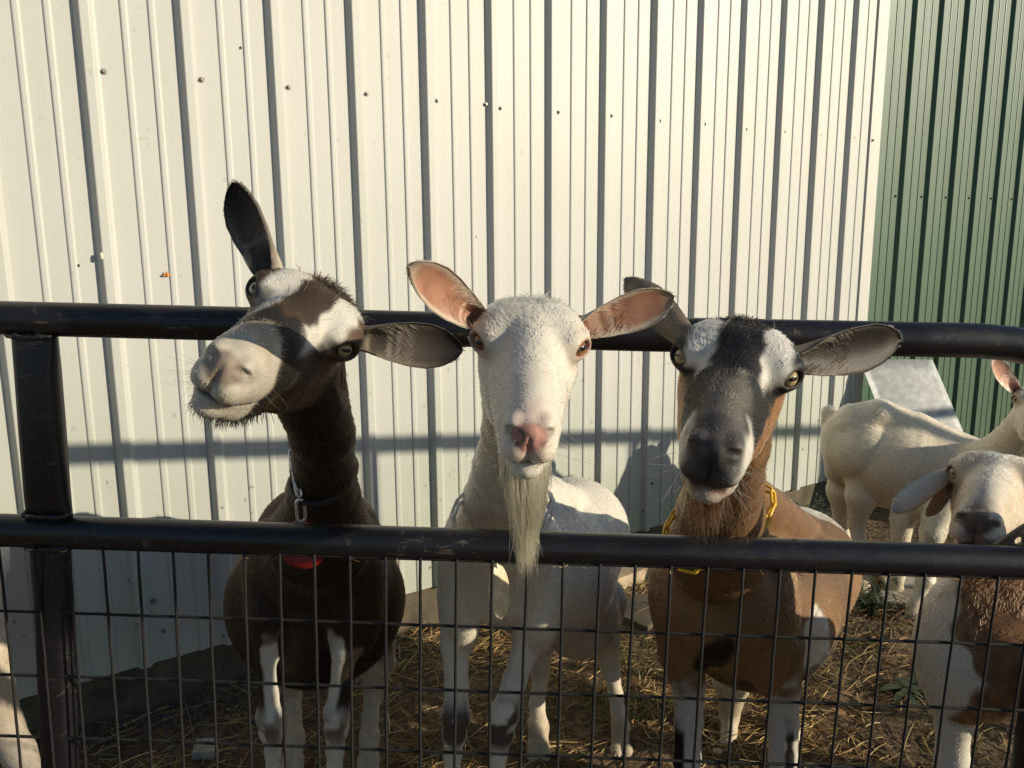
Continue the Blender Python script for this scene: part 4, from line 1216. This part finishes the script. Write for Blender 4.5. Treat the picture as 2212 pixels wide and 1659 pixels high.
hoof(g3, 1562, 1640, 1.875, 22); hoof(g3, 1718, 1645, 1.875, 22)
g3.leg_x = leg_axis(g3)
e = ear_geom(g3.W(.058, -.050, .010), at(1353, 604, 1.15), (.05, .97, .0), .048, curl1=1.6); g3.ears.append(e)
e = ear_geom(g3.W(-.058, -.052, .010), at(1947, 736, 1.05), (-.62, -.77, -.12), .062, curl1=1.5); g3.ears.append(e)
O3 = at(1590, 1500, 1.72); O3[2] = 0
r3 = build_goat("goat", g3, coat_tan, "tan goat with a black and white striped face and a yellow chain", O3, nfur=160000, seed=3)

# ------------------------------------------------------------------ lop-eared goat at the right edge
g5 = Goat((.809, 1.334, .861), (-.1351, .1062, -.6352), 1.0, dict(base=np.array([.76, .70, .60]), nose=np.array([.16, .095, .075]), muz=np.array([.30, .19, .14]), ear_in=np.array([.60, .36, .22]), ear_out=np.array([.84, .70, .52]), ear_rim=np.array([.50, .40, .30]), lid=np.array([.30, .2, .15]), muzzle=1.06, roman=.006, spots=.6, face2=np.array([.66, .52, .38])))
N0 = (g5.W(0, -.055, -.04), .064)
g5.chain([N0, J(2205, 1130, 1.36, 82), J(2188, 1230, 1.34, 96), J(2170, 1310, 1.30, 112)], .055, "neck")
g5.chain([J(2142, 1405, 1.28, 140), J(2370, 1410, 1.32, 152), J(2650, 1370, 1.40, 138)], .05, "trunk")
g5.ell(at(2070, 1405, 1.28), (.058, .070, .125), .04, "trunk"); g5.ell(at(2240, 1420, 1.28), (.050, .070, .125), .04, "trunk")
foreleg(g5, [(2065, 1470, 1.27, 50), (2060, 1560, 1.275, 35), (2056, 1640, 1.28, 32), (2050, 1740, 1.28, 31), (2048, 1800, 1.285, 22), (2046, 1900, 1.29, 21), (2046, 1960, 1.285, 26)])
foreleg(g5, [(2250, 1480, 1.29, 50), (2254, 1580, 1.295, 35), (2254, 1660, 1.295, 30), (2254, 1760, 1.30, 30), (2254, 1920, 1.30, 22), (2254, 1955, 1.295, 26)])
hindleg(g5, [(2600, 1450, 1.46, 70), (2600, 1580, 1.46, 36), (2620, 1700, 1.48, 20), (2610, 1840, 1.46, 20), (2605, 1900, 1.45, 26)])
hindleg(g5, [(2560, 1440, 1.60, 60), (2560, 1560, 1.60, 34), (2575, 1660, 1.62, 20), (2565, 1780, 1.60, 20), (2562, 1820, 1.59, 24)])
g5.brisket = float(at(2135, 1400, 1.25)[0])
e = ear_geom(g5.W(.066, -.058, .002), at(1926, 1088, 1.28), (-.45, .75, -.5), .040, droop=.06, curl1=1.5); g5.ears.append(e)
e = ear_geom(g5.W(.064, -.052, -.014), at(2000, 1113, 1.37), (.2, -.95, -.1), .036, curl1=1.3); g5.ears.append(e)
e = ear_geom(g5.W(-.062, -.040, .004), g5.W(-.12, -.02, -.13), (.1, -.9, .3), .070, curl1=1.7); g5.ears.append(e)
O5 = at(2350, 1500, 1.32); O5[2] = 0
r5 = build_goat("goat", g5, coat_lop, "lop-eared goat with white face and reddish brown chest at the right edge", O5, eyes=MAT_EYE_PALE, nfur=110000, seed=5)

# ------------------------------------------------------------------ white goat standing side-on in the background
wv4 = (.05, .1, -.55)
p4 = at(2238, 872, 2.42)
g4 = Goat(p4, wv4, .86, dict(base=np.array([.84, .74, .56]), nose=np.array([.35, .22, .17]), ear_in=np.array([.60, .32, .24]), ear_out=np.array([.70, .62, .50]), lid=np.array([.2, .13, .1]), knee=.24, kneek=.45))
N0 = (g4.W(0, -.05, -.035), .055 * .86)
g4.chain([N0, J(2205, 930, 2.50, 36), J(2170, 985, 2.60, 52), J(2115, 1030, 2.72, 74)], .055, "neck")
g4.chain([J(2085, 1042, 2.80, 84), J(2010, 1020, 2.82, 92), J(1935, 1000, 2.85, 98), J(1868, 970, 2.87, 72)], .05, "trunk")
g4.chain([J(2090, 988, 2.80, 38), J(1980, 930, 2.84, 36), J(1900, 900, 2.86, 36), J(1845, 912, 2.88, 40)], .05, "trunk")
g4.cone(J(1896, 891, 2.83, 15), J(1862, 932, 2.84, 22), .035)
g4.chain([J(1815, 938, 2.93, 38), J(1814, 1015, 2.94, 30)], .05, "trunk")
foreleg(g4, [(2035, 1080, 2.70, 42), (2015, 1150, 2.66, 25), (2003, 1225, 2.64, 18), (1999, 1252, 2.63, 19), (1985, 1290, 2.62, 14), (1977, 1315, 2.60, 16), (1973, 1330, 2.58, 18)])
foreleg(g4, [(1972, 1070, 2.78, 42), (1950, 1120, 2.78, 24), (1944, 1180, 2.78, 18), (1942, 1215, 2.77, 18), (1936, 1270, 2.77, 13), (1930, 1300, 2.75, 17)])
hindleg(g4, [(1850, 1000, 2.98, 60), (1822, 1060, 2.98, 34), (1816, 1120, 2.99, 15), (1826, 1180, 2.97, 14), (1832, 1235, 2.94, 14), (1830, 1258, 2.90, 17)])
hindleg(g4, [(1885, 1010, 2.86, 62), (1862, 1070, 2.84, 34), (1850, 1130, 2.86, 16), (1858, 1190, 2.84, 14), (1864, 1245, 2.82, 14), (1862, 1268, 2.78, 17)])
g4.chain([J(1806, 905, 2.95, 16), J(1790, 892, 2.98, 14), J(1783, 912, 2.98, 9)], .015, "trunk")
e = ear_geom(g4.W(.056, -.045, .012), at(2143, 777, 2.40), (.05, -.9, .1), .055, curl1=1.5); g4.ears.append(e)
e = ear_geom(g4.W(-.056, -.045, .012), g4.W(-.15, -.07, .07), (-.05, -.9, .1), .055, curl1=1.5); g4.ears.append(e)
O4 = at(1950, 1100, 2.8); O4[2] = 0
r4 = build_goat("goat", g4, coat_white, "cream white goat standing side-on with its rump to the shed corner", O4, nfur=80000, h=.005, frad=.0006, furlen=1.25, seed=4)

# ------------------------------------------------------------------ white goat mostly beyond the left edge
p7 = at(-520, 1010, 1.45)
g7 = Goat(p7, (.1, .1, .5), .95, dict(base=np.array([.72, .66, .56]), nose=np.array([.4, .25, .2]), ear_in=np.array([.55, .32, .24]), ear_out=np.array([.66, .6, .5]), lid=np.array([.2, .13, .1])))
N0 = (g7.W(0, -.05, -.035), .055)
g7.chain([N0, J(-470, 1080, 1.50, 75), J(-400, 1160, 1.55, 105)], .055, "neck")
g7.chain([J(-330, 1230, 1.58, 125), J(-240, 1250, 1.62, 140), J(-120, 1220, 1.66, 120)], .05, "trunk")
foreleg(g7, [(-350, 1330, 1.52, 50), (-352, 1480, 1.54, 28), (-350, 1560, 1.54, 28), (-350, 1700, 1.56, 19), (-350, 1780, 1.55, 24)])
foreleg(g7, [(-300, 1330, 1.68, 50), (-300, 1480, 1.70, 28), (-300, 1560, 1.70, 28), (-300, 1650, 1.70, 19), (-300, 1700, 1.70, 24)])
hindleg(g7, [(-90, 1310, 1.62, 80), (-55, 1410, 1.60, 62), (-25, 1490, 1.62, 48), (10, 1570, 1.63, 36), (40, 1625, 1.61, 33), (62, 1680, 1.58, 32), (70, 1730, 1.56, 30)])
hindleg(g7, [(-120, 1310, 1.76, 70), (-110, 1430, 1.76, 40), (-100, 1540, 1.78, 20), (-100, 1640, 1.74, 22)])
e = ear_geom(g7.W(.056, -.045, .012), g7.W(.15, -.07, .05), (.05, -.9, .1), .055); g7.ears.append(e)
e = ear_geom(g7.W(-.056, -.045, .012), g7.W(-.15, -.07, .05), (-.05, -.9, .1), .055); g7.ears.append(e)
O7 = at(-240, 1500, 1.65); O7[2] = 0
r7 = build_goat("goat", g7, coat_white, "white goat mostly out of view at the left edge, only a hind leg showing", O7, nfur=60000, h=.005, seed=7)

# ------------------------------------------------------------------ beards and forelocks
def patch_roots(G, n, c, spread, seed):
    r = np.random.default_rng(seed)
    L = np.array(c)[None] + r.normal(0, 1, (n, 3)) * np.array(spread)[None]
    for _ in range(4):
        d = head_sdf(L, G.var); g = np.stack([(head_sdf(L + dv, G.var) - head_sdf(L - dv, G.var)) / .002 for dv in np.eye(3) * .001], 1)
        L = L - g * d[:, None] / np.maximum((g * g).sum(1), .2)[:, None]
    return L, L @ (G.R.T * G.s) + G.pos, norm(g) @ G.R.T
def hair_cols(base, n, seed, var=.16):
    r = np.random.default_rng(seed); return np.clip(np.array(base)[None] * (1 + r.normal(0, var, (n, 1))), .002, .9)
n = 3600
L, P, Nn = patch_roots(g2, n, (0, .100, -.112), (.017, .018, .004), 21)
ok = L[:, 2] < -.088; L, P, Nn = L[ok], P[ok], Nn[ok]; n = len(P)
r_ = np.random.default_rng(22)
tip = at(1139, 1238, .80)
ln = (.106 - 1.9 * np.abs(L[:, 0]) + .25 * (L[:, 1] - .1)) * r_.uniform(.72, 1.10, n) * np.where(r_.uniform(0, 1, n) < .25, .6, 1)
cv = np.tile(tip, (n, 1)) + r_.normal(0, .006, (n, 3))
tuft(r2, "beard", P, norm(np.array([0, -.10, -1.0]) + Nn * .10 + r_.normal(0, .05, (n, 3))), ln, .00034, hair_cols((.82, .53, .27), n, 23, .2), 8, .085, 0, 24, conv=cv)
n = 520
L, P, Nn = patch_roots(g3, n, (0, .055, -.115), (.009, .014, .004), 31); r_ = np.random.default_rng(32)
tuft(r3, "beard", P, norm(np.array([0, .0, -1.0]) + Nn * .2 + r_.normal(0, .12, (n, 3))), .070 * r_.uniform(.4, 1.1, n), .00034, hair_cols((.022, .009, .004), n, 33), 6, .09, 0, 34)
n = 1500
L, P, Nn = patch_roots(g1, n, (0, .060, -.113), (.014, .030, .004), 41); r_ = np.random.default_rng(42)
tuft(r1, "beard", P, norm(np.array([0, .0, -.8]) + Nn * .6 + r_.normal(0, .15, (n, 3))), (.013 + .25 * np.maximum(.06 - L[:, 1], 0) * 0) * r_.uniform(.5, 1.2, n), .00036, hair_cols((.010, .011, .009), n, 43), 5, .1, 0, 44)
def forelock(root, G, n, c, sp, ln, col, seed, lift=.6):
    L, P, Nn = patch_roots(G, n, c, sp, seed); r = np.random.default_rng(seed + 1)
    fwd = G.R @ np.array([0, .45, .12]); sw = np.stack([vnoise(P, 60, 2) - .5, vnoise(P, 60, 3) - .5, vnoise(P, 60, 4) - .5], 1)
    d = norm(fwd[None] + Nn * lift + sw * 1.7 + r.normal(0, .15, (n, 3)))
    tuft(root, "forelock", P, d, ln * r.uniform(.4, 1.1, n), .00036, hair_cols(col, n, seed + 2), 5, .16, .35, seed + 3)
forelock(r2, g2, 600, (0, -.070, .040), (.018, .014, .004), .020, (.74, .66, .52), 51, .12)
forelock(r1, g1, 1100, (0, -.080, .038), (.020, .016, .004), .022, (.016, .010, .007), 55, .3)
forelock(r3, g3, 900, (0, -.072, .040), (.020, .012, .004), .015, (.008, .007, .006), 59, .2)

# long sparse whiskers
def whiskers(root, G, col, seed):
    r = np.random.default_rng(seed); n = 46
    c = np.where(r.uniform(0, 1, (n, 1)) < .7, np.array([[.0, .150, -.075]]), np.array([[.0, .0, .02]]))
    L = c + np.stack([r.choice([-1, 1], n) * r.uniform(.012, .05, n), r.normal(0, .015, n), r.normal(0, .014, n)], 1)
    L, P, Nn = patch_roots_at(G, L)
    tuft(root, "whiskers", P, norm(Nn + r.normal(0, .35, (n, 3)) + np.array([0, 0, -.15])), r.uniform(.012, .045, n), .00016, hair_cols(col, n, seed + 1), 6, .18, .1, seed + 2)
def patch_roots_at(G, L):
    for _ in range(4):
        d = head_sdf(L, G.var); g = np.stack([(head_sdf(L + dv, G.var) - head_sdf(L - dv, G.var)) / .002 for dv in np.eye(3) * .001], 1)
        L = L - g * d[:, None] / np.maximum((g * g).sum(1), .2)[:, None]
    return L, L @ (G.R.T * G.s) + G.pos, norm(g) @ G.R.T
whiskers(r1, g1, (.5, .45, .38), 71); whiskers(r2, g2, (.75, .7, .6), 74); whiskers(r3, g3, (.35, .3, .27), 77)

# ------------------------------------------------------------------ collars, chains and tags
def neck_loop(c, right, front, n, back=.6):
    a = np.linspace(0, 2 * math.pi, n, endpoint=False)
    return c[None] + np.cos(a)[:, None] * (right - c)[None] + (np.sin(a) * np.where(np.sin(a) < 0, back, 1.0))[:, None] * (front - c)[None]
def link_mesh(mb, c, ax, up, L, Wd, r):
    """one stadium-shaped chain link along ax, its flat side across up"""
    ax = norm(ax); up = norm(up - ax * (up @ ax)); pts = []
    R = Wd / 2 - r; h = L / 2 - Wd / 2
    for a in np.linspace(-math.pi / 2, math.pi / 2, 7): pts.append(c + ax * (h + R * math.cos(a)) + up * (R * math.sin(a)))
    for a in np.linspace(math.pi / 2, 3 * math.pi / 2, 7): pts.append(c + ax * (-h + R * math.cos(a)) + up * (R * math.sin(a)))
    mb.tube(np.array(pts), r, 8, closed=True)
def chain_obj(name, loop, L, Wd, r, mat, label, cat):
    P = np.vstack([loop, loop[:1]]); seg = np.linalg.norm(np.diff(P, axis=0), axis=1); S = np.concatenate([[0], np.cumsum(seg)])
    pitch = L - 2.6 * r; n = int(round(S[-1] / pitch)); n += n % 2; mb = MB(); ctr = loop.mean(0)
    for i in range(n):
        s = (i + .5) * S[-1] / n
        q = np.array([np.interp(s, S, P[:, k]) for k in range(3)]); q2 = np.array([np.interp(min(s + .004, S[-1]), S, P[:, k]) for k in range(3)])
        ax = norm(q2 - q); rad = norm(q - ctr); side = np.cross(ax, rad)
        tw = (side + .6 * rad) if i % 2 == 0 else (side - .9 * rad)
        link_mesh(mb, q + rad * .001, ax, tw, L, Wd, r)
    o = mb.build(name, mat, None, tuple(ctr)); return tag(o, label, cat)

c = at(699, 1025, 1.315)
lp = neck_loop(c, at(769, 1004, 1.33), at(700, 1084, 1.262), 40, .8)
col_o = tag(empty("collar", tuple(c)), "black collar with a steel snap hook around the brown goat's neck", "collar")
mb = MB(); mb.tube(lp, .0050, 10, closed=True); mb.build("strap", MAT_BLACK, col_o)
mb = MB()
for i, f in enumerate(np.linspace(0, 1, 8)):
    q = at(631 + 13 * f, 985 + 75 * f, 1.268 - .012 * f); link_mesh(mb, q, at(644, 1060, 1.253) - at(624, 968, 1.265), np.array([1, .2 if i % 2 else 2.0, 0.0]), .023, .012, .0021)
mb.build("chain_link_strip", MAT_STEEL, col_o)
mb = MB(); q0, q1 = at(646, 1056, 1.262), at(652, 1128, 1.262)
link_mesh(mb, (q0 * .35 + q1 * .65), q1 - q0, np.array([1.0, .3, 0]), .042, .018, .0026)
link_mesh(mb, q0 * .92 + q1 * .08, q1 - q0, np.array([.3, 1.0, 0]), .022, .013, .0026)
mb.build("snap_hook", MAT_STEEL, col_o)
def ring(name, c, nrm, R, r, mat, label, cat, flat=.5):
    nrm = norm(nrm); u = norm(np.cross(nrm, [0, 0, 1.0])); v = np.cross(u, nrm); V = []; Fs = []; n, m = 44, 12
    for i in range(n):
        a = 2 * math.pi * i / n; d = u * math.cos(a) + v * math.sin(a)
        for j in range(m):
            b = 2 * math.pi * j / m; V.append(c + d * (R + r * math.cos(b)) + nrm * r * flat * math.sin(b))
    for i in range(n):
        for j in range(m): Fs.append((i * m + j, ((i + 1) % n) * m + j, ((i + 1) % n) * m + (j + 1) % m, i * m + (j + 1) % m))
    return tag(mesh_obj(name, V, Fs, mat, None, tuple(c)), label, cat)
ring("ring_tag", at(655, 1176, 1.268), (-.1, -1, .15), .028, .0125, MAT_RED, "round red ring hanging from the brown goat's collar", "ring", .35)

c = at(1088, 1095, 1.34)
chain_obj("neck_chain", neck_loop(c, at(1190, 1080, 1.37), at(1083, 1204, 1.255), 60), .035, .0155, .0027, MAT_CHAINW, "white plastic chain around the bearded white goat's neck", "chain")
def oval_tag():
    c = at(1076, 1278, 1.245); nrm = norm(np.array([.75, -.66, .12])); u = norm(np.cross(nrm, [0, 0, 1.0])); v = np.cross(u, nrm); n = 40
    V = []
    for off, s in ((0, .93), (.001, 1.0), (.0035, 1.0), (.0045, .93)):
        for i in range(n):
            a = 2 * math.pi * i / n; V.append(c + (u * .0235 * math.cos(a) + v * .045 * math.sin(a)) * s + nrm * off)
    Fs = [(k * n + i, k * n + (i + 1) % n, (k + 1) * n + (i + 1) % n, (k + 1) * n + i) for k in range(3) for i in range(n)]
    Fs += [tuple(range(n - 1, -1, -1)), tuple(range(3 * n, 4 * n))]
    root = tag(empty("oval_tag", tuple(c)), "oval stained ivory tag hanging from the white plastic chain", "tag")
    mesh_obj("plate", V, Fs, MAT_TAG, root)
    mb = MB(); link_mesh(mb, c + v * .050 + nrm * .002, v, nrm + .6 * u, .024, .013, .0022); mb.build("hanging_loop", MAT_CHAINW, root)
oval_tag()
c = at(1556, 1112, 1.355)
chain_obj("neck_chain", neck_loop(c, at(1668, 1090, 1.36), at(1520, 1226, 1.275), 60), .036, .0155, .0028, MAT_CHAINY, "yellow plastic chain around the tan goat's neck", "chain")

# ------------------------------------------------------------------ leaning sheet, weeds, insects, leaves
def sheet():
    TL, TR, BR, BL = at(1856, 777, 3.80), at(2012, 778, 3.86), at(2150, 1135, 3.58), at(1990, 1138, 3.50)
    BR[2] = BL[2] = .01
    V = []; n = 12; nr = norm(np.cross(TR - TL, BL - TL))
    if nr[1] > 0: nr = -nr
    for off in (0, .0015):
        for i in range(n + 1):
            for j in range(n + 1):
                a, b = i / n, j / n
                p = (TL * (1 - b) + TR * b) * (1 - a) + (BL * (1 - b) + BR * b) * a
                V.append(p + nr * (off + .012 * math.sin(3 * a + 1) * math.sin(2.5 * b)))
    m = (n + 1) ** 2; Fs = []
    for i in range(n):
        for j in range(n):
            a = i * (n + 1) + j; Fs += [(a, a + n + 1, a + n + 2, a + 1), (m + a, m + a + 1, m + a + n + 2, m + a + n + 1)]
    for k in range(n):
        for (a, b) in ((k, k + 1), (k * (n + 1), (k + 1) * (n + 1)), (n * (n + 1) + k, n * (n + 1) + k + 1), (k * (n + 1) + n, (k + 1) * (n + 1) + n)): Fs.append((a, b, m + b, m + a))
    o = mesh_obj("metal_sheet", V, Fs, MAT_GALV, None, tuple((BL + BR) / 2))
    tag(o, "grey galvanised metal sheet leaning by the green building", "metal sheet")
sheet()

def leaf(mb, base, d, up, L, w, curl=.3):
    d = norm(d); sd = norm(np.cross(d, up)); n = norm(np.cross(sd, d)); V = []; m = 6
    for i in range(m + 1):
        t = i / m; hw_ = w * math.sin(math.pi * min(.06 + t * .94, .985)) ** .8 / 2
        c = base + d * L * t - n * (curl * L * t * t)
        for s in (-1, 0, 1): V.append(c + sd * hw_ * s + n * (.25 * hw_ * abs(s)))
    Fs = [(i * 3 + j, i * 3 + j + 1, i * 3 + j + 4, i * 3 + j + 3) for i in range(m) for j in (0, 1)]
    mb.add(V, Fs)
def weed(px, py, n, Ll, Lh, w, spread, h, mat, label, seed, z_up=.6):
    r = np.random.default_rng(seed); g0 = gnd(px, py); base = np.array([g0[0], g0[1], 0.0]); base[2] = float(ground_h(base[:1], base[1:2])[0])
    root = tag(empty("weed", tuple(base)), label, "weed"); mb = MB(); ms = MB()
    ns = max(3, n // 8)
    for k in range(ns):
        a = r.uniform(0, 6.28); tip = base + np.array([math.cos(a) * spread * r.uniform(.2, 1), math.sin(a) * spread * r.uniform(.2, 1), h * r.uniform(.35, 1)])
        mid = (base + tip) / 2 + [0, 0, h * .15]; ms.tube(np.array([base + r.normal(0, spread * .15, 3) * [1, 1, 0], mid, tip]), [.0016, .0013, .0007], 5)
        for q in range(n // ns):
            f = r.uniform(.15, 1); p = base * (1 - f) ** 2 + 2 * f * (1 - f) * mid + f * f * tip
            b = r.uniform(0, 6.28); leaf(mb, p, np.array([math.cos(b), math.sin(b), r.normal(.2, .4) + z_up * .3]), np.array([0, 0, 1.0]), r.uniform(Ll, Lh), r.uniform(.6, 1.1) * w)
    ms.build("stem", mat, root); mb.build("leaves", mat, root)
MAT_WEED = simple_mat("weed_green", (0.032, 0.046, 0.018), .6, 0, 40, .5)
weed(1752, 1150, 260, .02, .05, .016, .13, .17, MAT_WEED, "dark bushy weed at the foot of the shed wall behind the tan goat", 5)
weed(1880, 1330, 120, .02, .05, .014, .10, .12, MAT_WEED, "green weed growing beside the pale concrete slab", 6)
weed(1962, 1492, 16, .05, .085, .030, .04, .04, MAT_WEED, "low broad-leaved weed on the dirt beside the lop-eared goat's leg", 7, .1)

def on_wall(px, py, off=0.002):
    v = FW + RT * (px - CX) / F_ - UP * (py - CY) / F_
    t = (-(WOFF - off) - CAM @ WN) / (v @ WN); return CAM + v * t
Zup = np.array([0, 0, 1.0])
def moth():
    c = on_wall(360, 592, .006); root = tag(empty("moth", tuple(c)), "small orange moth resting on the white wall above the gate rail", "moth")
    for s in (-1, 1):
        V = [c + WN * .002 + Zup * .006, c + WD * s * .011 - Zup * .004 + WN * .001, c + WD * s * .009 - Zup * .0055 + WN * .001, c - Zup * .005 + WN * .003]
        V += [p + WN * .0006 for p in V]
        mesh_obj("wing", V, [(0, 1, 2, 3), (7, 6, 5, 4), (0, 4, 5, 1), (1, 5, 6, 2), (2, 6, 7, 3), (3, 7, 4, 0)], MAT_MOTH, root, smooth=False)
    mb = MB(); mb.tube(np.array([c + Zup * .008 + WN * .003, c + WN * .0035, c - Zup * .006 + WN * .003]), [.0008, .0016, .0008], 8); mb.build("moth_body", MAT_MOTH, root)
moth()
mb = MB(); c = on_wall(219, 553, .021); mb.tube(np.array([c + Zup * .009, c + Zup * .003, c - Zup * .006, c - Zup * .009]), [.002, .0042, .004, .0015], 10)
tag(mb.build("cocoon", MAT_COCOON, None, tuple(c)), "pale cocoon stuck to a rib of the white wall at the left", "cocoon")
flies = [(170, 573, "dark fly on the white wall left of the pale cocoon"), (1028, 511, "dark fly on the white wall above the bearded goat's ear"), (948, 187 + 60, None), (520, 103, "dark speck of a fly high on the white wall above the upright ear")]
for px, py, lb in flies:
    if lb is None: continue
    c = on_wall(px, py, .001); root = tag(empty("fly", tuple(c)), lb, "fly")
    mb = MB(); mb.tube(np.array([c + Zup * .0035 + WN * .001, c + WN * .0018 + Zup * .001, c - Zup * .003 + WN * .0012]), [.0008, .0019, .0007], 8); mb.build("fly_body", MAT_FLY, root)
    for s in (-1, 1):
        V = [c + WN * .002, c + WD * s * .003 - Zup * .003 + WN * .0015, c + WD * s * .0012 - Zup * .0045 + WN * .0015]; V += [p + WN * .0003 for p in V]
        mesh_obj("wing", V, [(0, 1, 2), (5, 4, 3), (0, 3, 4, 1), (1, 4, 5, 2), (2, 5, 3, 0)], MAT_FLY, root, smooth=False)
for px, py, a, L, lb in ((1830, 1552, 2.2, .05, "curled dead brown leaf on the dirt between the tan and the lop-eared goat"), (1868, 1530, .4, .045, "flat dead leaf on the dirt, the one beside the curled leaf"), (1290, 1500, 1.2, .04, "small dead leaf lying behind the bearded white goat's forelegs")):
    g0 = gnd(px, py); z0 = float(ground_h(np.array([g0[0]]), np.array([g0[1]]))[0]); mb = MB()
    leaf(mb, np.array([g0[0], g0[1], z0 + .006]), np.array([math.cos(a), math.sin(a), .35]), Zup, L, L * .45, .25)
    tag(mb.build("dead_leaf", MAT_LEAF, None, (g0[0], g0[1], z0)), lb, "leaf")

def rail_hay():
    r = np.random.default_rng(91); pts = []; cols = []; rad = []
    for k in range(34):
        px = r.uniform(20, 2190)
        if r.uniform() < .45: c = gp(px, 1186 + px * .0318, -.022) + gey * 0
        else: c = gp(px, (1112 if r.uniform() < .5 else 655) + px * .0318, 0.0) + gez * .001
        a = r.uniform(0, 6.28); L = r.uniform(.006, .022); d = gex * math.cos(a) + gez * .35 * math.sin(a) + gey * .4 * math.sin(a)
        t = np.linspace(-.5, .5, 4)[:, None]; b = r.normal(0, .2, 3)
        pts.append(c + d * L * t + b * L * t ** 2); cols.append(np.array(straw_cols[r.integers(0, 4)]) * .8); rad.append(np.full(4, r.uniform(.0004, .0009)))
    o = curves_obj("hay_bits", np.array(pts), np.array(rad), np.array(cols), MAT_STRAW)
    tag(o, kind="stuff")
rail_hay()
